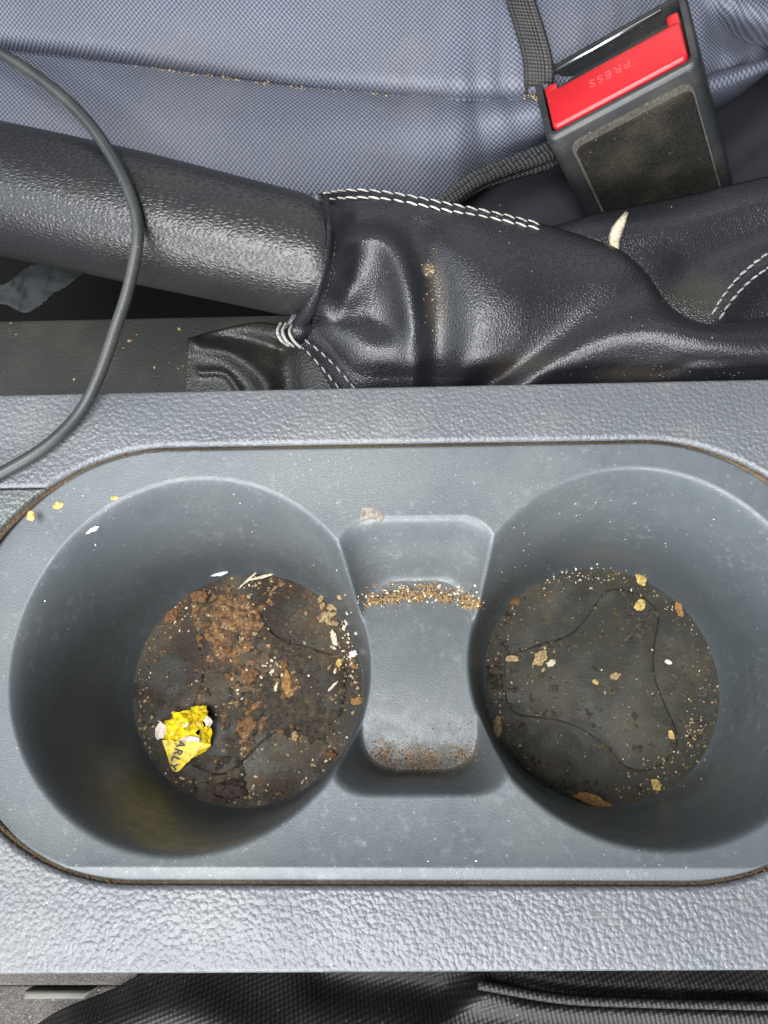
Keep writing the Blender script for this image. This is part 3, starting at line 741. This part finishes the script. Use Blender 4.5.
# ------------------------------------------------------------------ near seat, rail, floor
near = thing('car_seat', 'black woven seat edge with a sewn seam, below the near edge of the console', 'car seat', tuple(at(400, 1010, -90)))
nu, nv = 200, 60
C = coons([(20, 1036), (60, 1010), (110, 990), (170, 965), (300, 955), (480, 950), (620, 950), (860, 950)], [(10, 1120), (200, 1120), (480, 1120), (860, 1120)], [(20, 1036), (10, 1120)], [(860, 950), (860, 1120)], nu, nv)
uN, vN = C[:, :, 0], C[:, :, 1]; tN = np.broadcast_to(np.linspace(0, 1, nv)[None], (nu, nv))
zN = -34-16*(1-tN)**2
zN = zN-np.interp(uN, [20, 170, 300, 420, 520], [0, 2, 4, 2, 0])
zN = zN-ridge(uN, vN, [(495, 980), (560, 993), (640, 997), (768, 1000), (860, 1002)], 5, 4.5)+ridge(uN, vN, [(490, 1000), (560, 1008), (768, 1014)], 9, 3)+ridge(uN, vN, [(420, 1040), (470, 1000), (500, 985)], 10, 4)-ridge(uN, vN, [(330, 980), (400, 985), (440, 990)], 18, 7)+ridge(uN, vN, [(90, 1025), (180, 1010), (260, 1040)], 20, 4)
PN = at_arr(uN, vN, zN)
obj('seat_fabric', PN.reshape(-1, 3), grid_faces(nu, nv)[:, ::-1], M_blackweave, near, uv=PN[:, :, :2].reshape(-1, 2), solid=2)
parts = [tube(smooth_path([at(u, v, z) for u, v, z in ((478, 985, -37), (560, 999, -38), (640, 1003, -38), (768, 1006, -38), (860, 1008, -38))], 60), 1.1, 10)]
V, Fc = join(parts); obj('seam_piping', V, Fc, M_blackweave, near, uv=np.asarray(V)[:, :2])
rail = thing('seat_rail', 'worn grey metal seat rail in the near left corner beside the black seat', 'seat rail', tuple(at(40, 1000, -70)))
V, Fc = plate(np.array([at(u, v, -62)[:2] for u, v in ((-60, 1040), (95, 1040), (128, 985), (-60, 985))]), -63, 20, 1.5); obj('rail_base', V, Fc, M_carpet, rail, angle=40)
V, Fc = plate(np.array([at(u, v, -58)[:2] for u, v in ((24, 999), (84, 999), (92, 990), (26, 990))]), -57, 7, 1.0); obj('rail_lip', V, Fc, M_rail, rail, angle=40)
V, Fc = plate(np.array([at(u, v, -56)[:2] for u, v in ((-60, 984), (140, 984), (140, 940), (-60, 940))]), -54, 7, 1.0); obj('rail_cover', V, Fc, M_carpet, rail, angle=40)
V, Fc = boxmesh(-900, 900, -900, 900, -140, -130)
fo = obj('floor', V, Fc, M_void, smooth=False); fo['kind'] = 'structure'

# ------------------------------------------------------------------ wrapper in the left well
wc = on_tray(184, 738); zf = ZM+.6
wrapper = thing('crumpled_wrapper', 'crumpled yellow wrapper with black letters and torn white edges in the left well', 'wrapper', (wc[0], wc[1], zf))
def wz(x, y, h): return at(140+x*.1172, 690+y*.1172, zf+h)
yfold = wz(330, 440, 4)[1]
def facets(polys, mat, name, parent=wrapper, th=.18, crinkle=.55):
    V, Fc = [], []
    for poly in polys:
        o = len(V); V += [wz(*p) for p in poly]; Fc.append(list(range(o, o+len(poly))))
    bm = bmesh.new(); vs = [bm.verts.new(p) for p in V]
    for f in Fc: bm.faces.new([vs[i] for i in f])
    bmesh.ops.remove_doubles(bm, verts=bm.verts, dist=.05); bmesh.ops.triangulate(bm, faces=[f for f in bm.faces if len(f.verts) > 3])
    if crinkle:
        bmesh.ops.subdivide_edges(bm, edges=bm.edges, cuts=4, use_grid_fill=True)
        for v in bm.verts:
            p = v.co; k = crinkle*(.28 if (p.y < yfold and p.z < zf+5.2) else 1.0)
            v.co = p+Vector((noise.noise(p*.75+Vector((3, 0, 0))), noise.noise(p*.75+Vector((0, 7, 0))), noise.noise(p*.75)+.6*noise.noise(p*1.7)))*k
        bmesh.ops.triangulate(bm, faces=bm.faces)
    bmesh.ops.recalc_face_normals(bm, faces=bm.faces); bm.verts.index_update()
    V = [v.co[:] for v in bm.verts]; Fc = [[v.index for v in f.verts] for f in bm.faces]; bm.free()
    return obj(name, V, Fc, mat, parent, smooth=False, solid=th, solid_off=0)
def on_face(x, y): return 2.4+1.6*(430-y)/260+.002*(x-330)
LF = [(188, 425), (350, 432), (478, 436), (500, 520), (440, 585), (335, 690), (300, 698), (268, 672)]
lower = [(x, y, on_face(x, y)) for x, y in LF]
a1, a2, a3, a8 = lower[0], lower[1], lower[2], lower[3]
foil = facets([lower,
        [a8, (478, 436, lower[2][2]), (520, 410, 5.2), (560, 350, 4.4), (606, 330, 3.2), (605, 470, 1.8), (560, 520, .8), lower[4]],
        [(560, 350, 4.4), (520, 410, 5.2), (505, 395, 6.4), (530, 330, 5.0), (580, 262, 4.0), (606, 330, 3.2)],
        # rolled band
        [(205, 415, 4.6), (225, 345, 6.6), (300, 318, 6.2), (380, 330, 7.0), (470, 365, 6.6), (505, 395, 6.4), (478, 436, 4.6), (350, 432, 4.4)],
        [(225, 345, 6.6), (200, 275, 4.2), (275, 240, 4.8), (300, 318, 6.2)],
        [(300, 318, 6.2), (275, 240, 4.8), (345, 262, 6.6), (380, 330, 7.0)],
        [(275, 240, 4.8), (270, 180, 3.4), (325, 190, 5.8), (365, 230, 7.4), (345, 262, 6.6)],
        [(365, 230, 7.4), (325, 190, 5.8), (430, 165, 4.2), (440, 205, 5.2), (420, 262, 6.4)],
        [(345, 262, 6.6), (365, 230, 7.4), (420, 262, 6.4), (455, 270, 5.0), (470, 365, 6.6), (380, 330, 7.0)],
        [(440, 205, 5.2), (430, 145, 3.2), (570, 138, 3.0), (582, 215, 5.6), (500, 222, 6.6)],
        [(420, 262, 6.4), (440, 205, 5.2), (500, 222, 6.6), (540, 260, 4.4), (530, 330, 5.0), (470, 365, 6.6), (455, 270, 5.0)],
        [(500, 222, 6.6), (582, 215, 5.6), (590, 250, 3.0), (540, 260, 4.4)]], M_yellow, 'yellow_foil')
facets([[(200, 412, 3.2), (150, 420, 1.6), (122, 375, 1.2), (128, 320, 2.0), (165, 282, 3.4), (210, 300, 4.2), (228, 345, 5.6)],
        [(165, 282, 3.4), (150, 262, 4.4), (180, 275, 4.0), (210, 300, 4.2)],
        [(335, 424, 5.4), (370, 405, 6.8), (470, 396, 6.9), (500, 410, 6.3), (495, 440, 5.2), (400, 440, 5.0)],
        [(540, 262, 4.6), (580, 225, 5.9), (612, 260, 4.0), (608, 312, 3.4), (570, 300, 4.9)],
        [(365, 285, 7.3), (415, 280, 7.0), (405, 308, 7.3), (372, 308, 7.4)]], M_lining, 'torn_lining')
ang = math.radians(62)
ux = np.array([-math.sin(math.radians(20)), math.cos(math.radians(20))]); uy = np.array([math.cos(math.radians(20)), math.sin(math.radians(20))])
def letter(x, y, z):
    q = np.array([313, 553])+ux*x*1.0+uy*y
    return wz(q[0], q[1], on_face(q[0], q[1])+.28+z)
V, Fc = text_mesh('ARLY', 94, .03, letter, .035); obj('printed_letters', V, Fc, M_ink, foil, smooth=False)

# ------------------------------------------------------------------ crumbs
def surf(u, v):
    p = on_tray(u, v)
    for C in (FL, FR):
        if p[2] < ZM+1.0 and math.hypot(p[0]-C[0], p[1]-C[1]) < RF+2: p = at(u, v, ZM+.7)
    return p
def crumb(name, u, v, r, mat, label, cat='crumb', flat=.55, el=1.3, rot=None, z=None, group=None, rough=.45, sub=3):
    p = surf(u, v) if z is None else at(u, v, z)
    V, Fc = lump(p+np.array([0, 0, r*flat*.18]), r*.68, flat, el, rot, sub, rough)
    return tag(obj(name, V, Fc, mat, origin=tuple(p), smooth=False), label, cat, group)
gL, gR = 'crumbs in the left cup well', 'crumbs in the right cup well'
crumb('brown_chunk', 230, 790, 4.6, M_brown, 'large dark brown chunk at the near edge of the left well floor', flat=.35, el=1.45, rot=.15, group=gL)
crumb('seed_husk', 250, 676, 3.0, M_rust, 'round reddish brown husk near the middle of the left well floor', 'husk', .45, 1.15, .6, group=gL)
crumb('crumb', 199, 597, 3.0, M_rust, 'rusty brown crumb at the far left rim of the left well floor', flat=.4, group=gL)
crumb('crumb', 171, 616, 2.7, M_rust, 'rusty brown crumb nearest the dark left wall of the left well', flat=.4, group=gL)
crumb('crumb', 357, 701, 2.0, M_orange, 'orange brown crumb by the right wall of the left well', group=gL)
crumb('crumb', 339, 663, 1.4, M_yellowc, 'pale yellow crumb at the right lobe of the left mat relief', group=gL)
crumb('paper_flake', 334, 638, 1.7, M_cream, 'upright cream flake at the right side of the left well floor', 'flake', .35, 2.0, 1.8, group=gL)
crumb('paper_flake', 353, 654, 1.5, M_white, 'small white flake against the right wall of the left well', 'flake', .4, 1.2, group=gL)
crumb('splinter', 262, 577, 1.3, M_cream, 'longest pale splinter at the far rim of the left well floor', 'splinter', .25, 4.5, .25, group=gL)
crumb('splinter', 248, 580, 1.1, M_cream, 'thin tan splinter slanting at the far rim of the left well floor', 'splinter', .25, 5.0, .75, group=gL)
crumb('paper_flake', 219, 573.5, 1.8, M_white, 'small white flake on the far wall foot of the left well', 'flake', .35, 2.2, .15, group=gL)
crumb('leaf_bit', 283, 659, 2.0, M_brown, 'dark pointed leaf bit right of centre in the left well', 'leaf bit', .25, 1.8, .5, group=gL)
crumb('crumb', 287, 682, 2.8, M_orange, 'upright toasted crumb right of centre in the left well', flat=.5, el=2.0, rot=1.5, group=gL)
crumb('crumb', 248, 725, 2.6, M_rust, 'dark rust smear like crumb low in the left well', flat=.3, el=1.8, rot=1.4, group=gL)
crumb('crumb', 330, 754, 2.0, M_rust, 'brown crumb where the left well meets the grey ledge', flat=.5, group=gL)
crumb('splinter', 275, 690, 1.1, M_cream, 'short cream splinter beside the toasted crumb in the left well', 'splinter', .3, 2.6, 1.3, group=gL)
crumb('splinter', 333, 686, 1.0, M_cream, 'short cream splinter in the right lobe of the left mat', 'splinter', .3, 2.8, .8, group=gL)
crumb('crumb', 295, 736, 1.6, M_tan, 'single tan crumb on the clean near right of the left mat', group=gL)
crumb('crumb', 641, 578, 2.5, M_yellowc, 'yellow crumb at the far edge of the right well floor', flat=.5, group=gR)
crumb('crumb', 640, 605, 2.3, M_yellowc, 'yellow crumb inside the upper lobe of the right mat', flat=.5, group=gR)
crumb('crumb', 679, 609, 1.9, M_orange, 'orange crumb at the far right of the right well floor', group=gR, el=1.8, rot=1.8)
crumb('crumb', 514, 599, 2.7, M_rust, 'reddish brown crumb at the far left of the right well floor', flat=.4, group=gR)
crumb('crumb', 540, 658, 2.9, M_tan, 'largest tan crumb in the left lobe of the right mat', flat=.55, group=gR)
crumb('crumb', 551, 663, 1.5, M_cream, 'cream crumb touching the largest tan crumb of the right mat', group=gR)
crumb('crumb', 512, 659, 1.8, M_tan, 'flat tan crumb at the left tip of the right mat relief', flat=.4, el=1.7, rot=0, group=gR)
crumb('crumb', 615, 676, 1.7, M_tan, 'tan crumb at the middle of the right well floor', group=gR)
crumb('crumb', 595, 682, 1.1, M_yellowc, 'small yellow crumb left of the middle of the right well floor', group=gR)
crumb('crumb', 668, 662, 1.1, M_white, 'single white crumb on the right half of the right mat', group=gR)
crumb('crumb', 671, 735, 1.4, M_yellowc, 'yellow crumb in the near right lobe of the right mat', group=gR)
crumb('crumb', 656, 785, 2.0, M_yellowc, 'yellow crumb at the near rim of the right well floor', group=gR)
crumb('leaf_bit', 592, 800, 3.2, M_orange, 'curled orange brown leaf bit at the near rim of the right well', 'leaf bit', .35, 2.2, -.3, group=gR)
crumb('crumb', 497, 727, 2.4, M_tan, 'upright tan crumb at the left wall of the right well', flat=.5, el=1.8, rot=1.4, group=gR)
crumb('paper_flake', 90.5, 530, 1.5, M_white, 'white scuffed flake on the far left wall of the left well', 'flake', .3, 2.0, .35)
crumb('crumb', 58, 505.5, 1.5, M_yellowc, 'yellow crumb on the tray rim, the right one of two at the gap', flat=.4, group='yellow crumbs by the gap')
crumb('crumb', 31, 516, 1.6, M_yellowc, 'yellow crumb lying across the gap, the left one of two', flat=.4, z=.5, group='yellow crumbs by the gap')
crumb('crumb', 115, 498, .9, M_yellowc, 'tiny yellow crumb on the rim of the left well', flat=.4, el=1.8, rot=.2)
# residue on the far ledge: a wet-edged patch
P = smooth_path([at(u, v, 0)[:2] for u, v in [(359, 516), (362, 500), (368, 494), (376, 503), (383, 512), (380, 518), (370, 515), (359, 516)]], 40)[:-1]
zr = float(tray_h(*at(370, 508, 0)[:2]))
V, Fc = plate(P, zr+.12, .3, .1, 2); tag(obj('food_residue', V, Fc, M_stain, origin=tuple(at(370, 508, 0)), angle=40), 'flat tan residue patch on the grey ledge behind the middle recess', 'residue')
# torn scrap on the boot
V, Fc = [], []
prof = [(627, 213, 1.0), (622, 221, 3.0), (617, 230, 4.6), (614, 240, 4.4), (615, 249, 3.4), (616, 252, 1.5)]
for u, v, hw_ in prof:
    for k in range(5):
        q = (k-2)/2; V.append(on_B(u+q*hw_*1.15+noise.noise(Vector((u, v, k)))*1.0, v+q*1.2, .5+.9*(1-q*q)+.5*noise.noise(Vector((u*.7, v*.7, k*1.3)))))
tag(obj('paper_scrap', V, grid_faces(6, 5)[:, ::-1], M_cream, origin=tuple(on_B(617, 235)), solid=.3), 'ragged cream scrap stuck on the leather boot below the buckle', 'scrap')
cR = coons([(-25, 292), (5, 284), (30, 266), (55, 264), (86, 270)], [(-25, 312), (0, 303), (22, 312), (40, 306), (48, 294)], [(-25, 292), (-25, 312)], [(86, 270), (64, 288), (48, 294)], 36, 16)
zR = np.array([[-50+3*noise.noise(Vector((cR[i, j, 0]*.05, cR[i, j, 1]*.08, 2)))+1.2*noise.noise(Vector((cR[i, j, 0]*.16, cR[i, j, 1]*.2, 5))) for j in range(16)] for i in range(36)])
tag(obj('cloth_scrap', at_arr(cR[:, :, 0], cR[:, :, 1], zR).reshape(-1, 3), grid_faces(36, 16)[:, ::-1], M_rag, origin=tuple(at(30, 290, -50)), solid=.6), 'pale grey cloth scrap in the dark gap under the handbrake lever', 'cloth')

def scatter(name, pts, mats_r, label, cat='crumbs'):
    parts = []
    for p, r, fl_ in pts: parts.append(lump(np.asarray(p)+np.array([0, 0, r*fl_*.3]), r*.72, fl_, random.uniform(1, 1.5), None, 1, .6))
    V, Fc = join(parts); o = obj(name, V, Fc, mats_r, smooth=False); o['kind'] = 'stuff'; tag(o, label, cat); return o
def disc_pts(C, n, rmax, ring=0.0, z=ZM, mask=None, r0=.25, r1=.8):
    out = []
    while len(out) < n:
        a = random.random()*6.283; q = rmax*(math.sqrt(random.random()) if random.random() > ring else random.uniform(.86, 1))
        x, y = C[0]+q*math.cos(a), C[1]+q*math.sin(a)
        if mask and noise.noise(Vector((x*.07+mask, y*.07, 3)))+.15 < random.random()*.5: continue
        r = r0+(r1-r0)*random.random()**2.5; out.append(((x, y, z+.05+(.75 if any(inside(Pq, x, y) for Pq in RELIEF) else 0)), r, random.uniform(.35, .7)))
    return out
def cluster(u0, v0, su, sv, n, r0, r1):
    out = []
    for _ in range(n):
        u, v = random.gauss(u0, su), random.gauss(v0, sv); p = surf(u, v); out.append((p, r0+(r1-r0)*random.random()**2, random.uniform(.4, .8)))
    return out
scatter('tan_crumb_litter', disc_pts(FL, 270, 34.5, .45, mask=4.0, r0=.12, r1=.8)+cluster(328, 612, 7, 8, 36, .5, 1.5)+cluster(240, 625, 13, 14, 26, .25, 1.1)+cluster(232, 612, 8, 10, 6, .6, 1.5), M_tan, 'tan crumb litter scattered over the left well floor')
scatter('cream_crumb_litter', disc_pts(FL, 220, 34.5, .5, mask=9.0, r0=.1, r1=.6)+cluster(345, 640, 7, 22, 22, .3, 1.0)+cluster(275, 670, 8, 6, 14, .4, 1.0), M_cream, 'cream crumb specks on the left well floor')
scatter('brown_crumb_litter', disc_pts(FL, 150, 33.5, .3, mask=1.0, r1=.8)+cluster(235, 628, 15, 15, 40, .3, 1.6)+cluster(287, 695, 5, 16, 16, .6, 2.0)+cluster(248, 730, 5, 16, 20, .5, 1.8), M_rust, 'rust brown crumb litter caked on the left well floor')
scatter('dark_crumb_litter', disc_pts(FL, 110, 33.5, .2, mask=6.0, r0=.2, r1=.7)+cluster(292, 715, 9, 9, 45, .5, 1.5), M_brown, 'blackish crumb litter on the left well floor')
scatter('tan_crumb_litter', disc_pts(FR, 230, 34.8, .92, r0=.1, r1=.55)+disc_pts(FR, 40, 30, r0=.1, r1=.5)+cluster(660, 770, 22, 12, 50, .12, .6)+cluster(695, 725, 6, 18, 60, .12, .55)+cluster(540, 655, 8, 6, 16, .3, 1.0), M_tan, 'yellowish crumb specks round the right well floor')
scatter('cream_crumb_litter', disc_pts(FR, 60, 33.5, .6, r0=.15, r1=.5)+cluster(575, 575, 26, 5, 55, .15, .5), M_cream, 'fine pale specks on the right well floor')
scatter('brown_crumb_litter', disc_pts(FR, 120, 34.6, .9, r0=.12, r1=.7)+cluster(500, 640, 5, 26, 40, .3, 1.1)+cluster(640, 625, 14, 8, 30, .15, .6), M_brown, 'blackish crumb litter round the right well floor')
def caked(name, C, spots, mat, label, seed, hmax=1.0, base=None, R_=None, thr=.42):
    R_ = R_ or RF; g_ = np.arange(-R_+1, R_-1, .45); V = []; idx = {}
    hts = {}
    for i, x in enumerate(g_):
        for j, y in enumerate(g_):
            if x*x+y*y > (R_-1.5)**2: continue
            X_, Y_ = C[0]+x, C[1]+y
            k = sum(a*math.exp(-((X_-sx)**2+(Y_-sy)**2)/(2*r*r)) for sx, sy, r, a in spots)
            nz = noise.fractal(Vector((X_*.30, Y_*.30, seed)), 1.0, 2.0, 5)
            hh_ = k+nz*.62-thr+.04
            if hh_ > -.25: hts[i, j] = (X_, Y_, (ZM if base is None else float(base(X_, Y_)))+(.75 if base is None and any(inside(Pq, X_, Y_) for Pq in RELIEF) else -.1 if base is None else .05)+min(max(hh_, -.25)*1.1, hmax)+.18*noise.noise(Vector((X_*1.7, Y_*1.7, seed)))*(hh_ > 0))
    for q in hts: idx[q] = len(V); V.append(hts[q])
    Fc = [[idx[i, j], idx[i+1, j], idx[i+1, j+1], idx[i, j+1]] for i, j in hts if (i+1, j) in hts and (i, j+1) in hts and (i+1, j+1) in hts]
    o = obj(name, V, Fc, mat); o['kind'] = 'stuff'; tag(o, label, 'grime'); return o
def sp_(L_): return [(*at(u, v, ZM)[:2], r, a) for u, v, r, a in L_]
t = NT('caked_brown_grime'); co = t.co()
cg = t.mix(t.ramp(t.noise(co, .5, 5, .7), .38, .62), (.040, .022, .012), (.20, .095, .030)); cg = t.mix(t.ramp(t.noise(co, .9, 4, .7), .56, .68), cg, (.42, .30, .15))
t.bump(t.noise(co, 2.2, 5, .7), .5, .9); M_caked = t.fin(cg, t.ramp(t.noise(co, .4, 3), .35, .6, .22, .7), .45)
t = NT('black_grime'); co = t.co()
cg = t.mix(t.ramp(t.noise(co, .6, 5, .7), .40, .65), (.014, .011, .007), (.060, .042, .020)); t.bump(t.noise(co, 2.2, 5, .7), .5, .9); M_bgrime = t.fin(cg, .28, .4)
t = NT('caked_tan_grime'); co = t.co()
cg = t.mix(t.ramp(t.noise(co, 1.3, 5, .75), .40, .60), (.05, .030, .014), (.28, .19, .09)); cg = t.mix(t.ramp(t.vor(co, 1.5), .22, .12), cg, (.55, .45, .28))
t.bump(t.noise(co, 2.6, 5, .7), .5, .9); M_cakedtan = t.fin(cg, .85, .3)
caked('caked_grime', FL, sp_([(232, 620, 5.5, .9), (215, 650, 3, .35), (287, 690, 3, .6), (250, 728, 3.2, .65), (333, 612, 3.2, .75), (176, 615, 4, .45), (250, 670, 5, .3), (350, 660, 3, .4), (270, 590, 5, .25), (215, 600, 4, .4)]), M_caked, 'caked brown food grime on the left well floor', 3.0)
caked('black_grime', FL, sp_([(292, 716, 5, .8), (255, 705, 7, .35), (320, 728, 4, .5), (170, 700, 7, .35), (220, 780, 8, .3), (300, 660, 6, .25), (270, 640, 9, .2)]), M_bgrime, 'blackish sticky grime on the left well floor', 8.0, .5)
t = NT('olive_grime'); co = t.co()
cg = t.mix(t.ramp(t.noise(co, .8, 5, .75), .40, .62), (.018, .016, .009), (.085, .068, .026)); t.bump(t.noise(co, 2.4, 5, .7), .4, .9); M_olive = t.fin(cg, .7, .35)
ring = lambda a0, a1, n, q, r, k: [(FR[0]+q*math.cos(math.radians(a)), FR[1]+q*math.sin(math.radians(a)), r, k) for a in np.linspace(a0, a1, n)]
caked('olive_grime', FR, ring(-75, 40, 14, RF-2.5, 2.2, .30)+ring(60, 130, 8, RF-2.2, 1.8, .25)+ring(170, 260, 9, RF-2.2, 2.0, .30), M_olive, 'olive brown grime caked round the rim of the right well floor', 31.0, .4, None, None, .50)
ring2 = [(FL[0]+(RF-2.4)*math.cos(math.radians(a)), FL[1]+(RF-2.4)*math.sin(math.radians(a)), 2.2, .30) for a in np.linspace(-60, 250, 28)]
caked('olive_grime', FL, ring2, M_olive, 'olive brown grime caked round the rim of the left well floor', 37.0, .45, None, None, .50)
caked('black_grime', FR, sp_([(492, 680, 4, .6), (498, 620, 4, .5), (520, 740, 4, .4), (560, 790, 4, .5), (640, 622, 5, .35), (600, 795, 5, .4), (700, 735, 4, .4), (545, 660, 4, .3), (640, 795, 5, .3), (560, 570, 5, .2)]), M_bgrime, 'blackish grime round the rim of the right well floor', 14.0, .5)
SC = np.array([(sx0+sx1)/2, (sy0+sy1)/2])
def on_(L_): return [(*on_tray(u, v)[:2], r, a) for u, v, r, a in L_]
caked('caked_grime', SC, on_([(u, 594+abs(u-421)**2*.0035, 1.6, .6) for u in range(368, 478, 9)]), M_cakedtan, 'caked tan and brown grime along the far foot of the middle recess', 21.0, .35, tray_h, 26, .66)
def saddle_pts(n, vc, sv, mixr):
    out = []
    for _ in range(n):
        u = random.choice([random.uniform(358, 484), random.gauss(384, 8), random.gauss(432, 14), random.gauss(466, 9), random.gauss(408, 10)]); u = min(max(u, 357), 485); k = (u-421)/60; v = random.gauss(vc, sv)+ (k*k*10 if vc < 650 else -k*k*9)
        out.append((surf(u, v)+np.array([0, 0, .2]), mixr[0]+(mixr[1]-mixr[0])*random.random()**2, .55))
    return out
scatter('cream_crumb_litter', saddle_pts(190, 592, 6, (.14, .55)), M_cream, 'cream crumb drift along the far foot of the middle recess')
scatter('tan_crumb_litter', saddle_pts(180, 592.5, 6, (.14, .6))+saddle_pts(160, 759, 8, (.12, .42)), M_orange, 'toasted crumb drift along both feet of the middle recess')
scatter('brown_crumb_litter', saddle_pts(60, 593, 5, (.2, .7))+saddle_pts(700, 760, 7, (.08, .38))+saddle_pts(300, 750, 14, (.06, .25)), M_rust, 'brown crumb grit along both feet of the middle recess')
# pale flecks and scuffs on the well walls and the ledges
fl_pts = []
for C, n in ((CL, 90), (CR, 90)):
    for _ in range(n):
        a = random.gauss(math.pi/2, .7); q = random.uniform(RF+1.5, RR-1); x, y = C[0]+q*math.cos(a), C[1]+q*math.sin(a)
        fl_pts.append(((x, y, float(tray_h(x, y))), .07+.26*random.random()**5, .6))
for _ in range(120):
    x, y = random.uniform(x_l+4, x_r-4), random.uniform(p_bot+2, p_top-2); z = float(tray_h(x, y))
    if z > -6 or random.random() < .15: fl_pts.append(((x, y, z), .06+.2*random.random()**5, .5))
scatter('dust_flecks', fl_pts, M_white, 'tiny white flecks on the tray walls and ledges', 'dust')
gp = []
for _ in range(420):
    i = random.randrange(len(GP)); x, y = GP[i]+rng.normal(0, .28, 2); 
    if y > p_top-2 and random.random() < .75: continue
    gp.append(((x, y, -1.2+random.random()*.9), .12+.26*random.random()**3, .6))
scatter('gap_crumbs', gp, M_rust, 'tan grit caught in the gap round the tray', 'grit')
lp_ = []
for _ in range(70):
    u, v = random.uniform(0, 330), random.uniform(322, 386); lp_.append((at(u, v, -30), .12+.75*random.random()**4, .5))
scatter('ledge_crumbs', lp_, M_tan, 'tan crumbs on the dark ledge below the handbrake lever', 'crumbs')
sp = []
for _ in range(240):
    u = abs(random.gauss(180, 110)); v = pl(seam, u)+random.gauss(0, 1.8); sp.append((at(u, v, -8.8), .22+.4*random.random()**3, .6))
for _ in range(60): sp.append((at(random.gauss(537, 6), random.gauss(97, 2), -5), .3, .6))
scatter('seam_dust', sp, M_tan, 'tan dust caught along the sewn seam of the seat', 'dust')

bp = []
for _ in range(70):
    u, v = random.uniform(330, 760), random.uniform(205, 375)
    bp.append((on_A(u, v, .1) if np.min((uA-u)**2+(vA-v)**2) < 9 else on_B(u, v, .1), .08+.22*random.random()**4, .5))
for _ in range(45): bp.append((on_A(random.gauss(430, 5), random.gauss(285, 30), .1), .08+.3*random.random()**3, .5))
for _ in range(12): bp.append((on_A(random.gauss(428, 2), random.gauss(271, 4), .1), .25+.3*random.random(), .4))
for _ in range(40): bp.append((on_A(random.uniform(560, 760), random.gauss(374, 4), .1), .08+.2*random.random()**3, .5))
scatter('boot_dust', bp, M_tan, 'tan dust flecks on the creases of the leather boot', 'dust')

# ------------------------------------------------------------------ light: daylight through the side windows of the car
def area(name, loc, target, sx, sy, power, col):
    l = bpy.data.lights.new(name, 'AREA'); l.shape = 'RECTANGLE'; l.size = sx; l.size_y = sy; l.energy = power; l.color = col
    o = bpy.data.objects.new(name, l); COL.objects.link(o); o.location = loc
    o.rotation_euler = (Vector(target)-Vector(loc)).to_track_quat('-Z', 'Y').to_euler(); return o
area('near_window_light', (-.15, -.70, .30), (0, .02, 0), 1.1, .34, 27.0, (.97, .985, 1.0))
area('near_sky_light', (-.20, -.25, .86), (0, 0, 0), .70, .40, 25.0, (.97, .985, 1.0))
area('far_window_light', (.15, .85, .55), (0, 0, 0), 1.0, .40, 2.5, (.95, .97, 1.0))
area('windscreen_light', (-.85, .10, .50), (0, 0, 0), 1.0, .35, 6.0, (.90, .95, 1.0))
wd = bpy.data.worlds.new('World'); scn.world = wd; wd.use_nodes = True
bgn = wd.node_tree.nodes['Background']; bgn.inputs[0].default_value = (.80, .90, 1.0, 1); bgn.inputs[1].default_value = .05
vs_ = scn.view_settings; vs_.view_transform = 'Standard'; vs_.look = 'None'; vs_.exposure = -0.12; vs_.gamma = 1.0
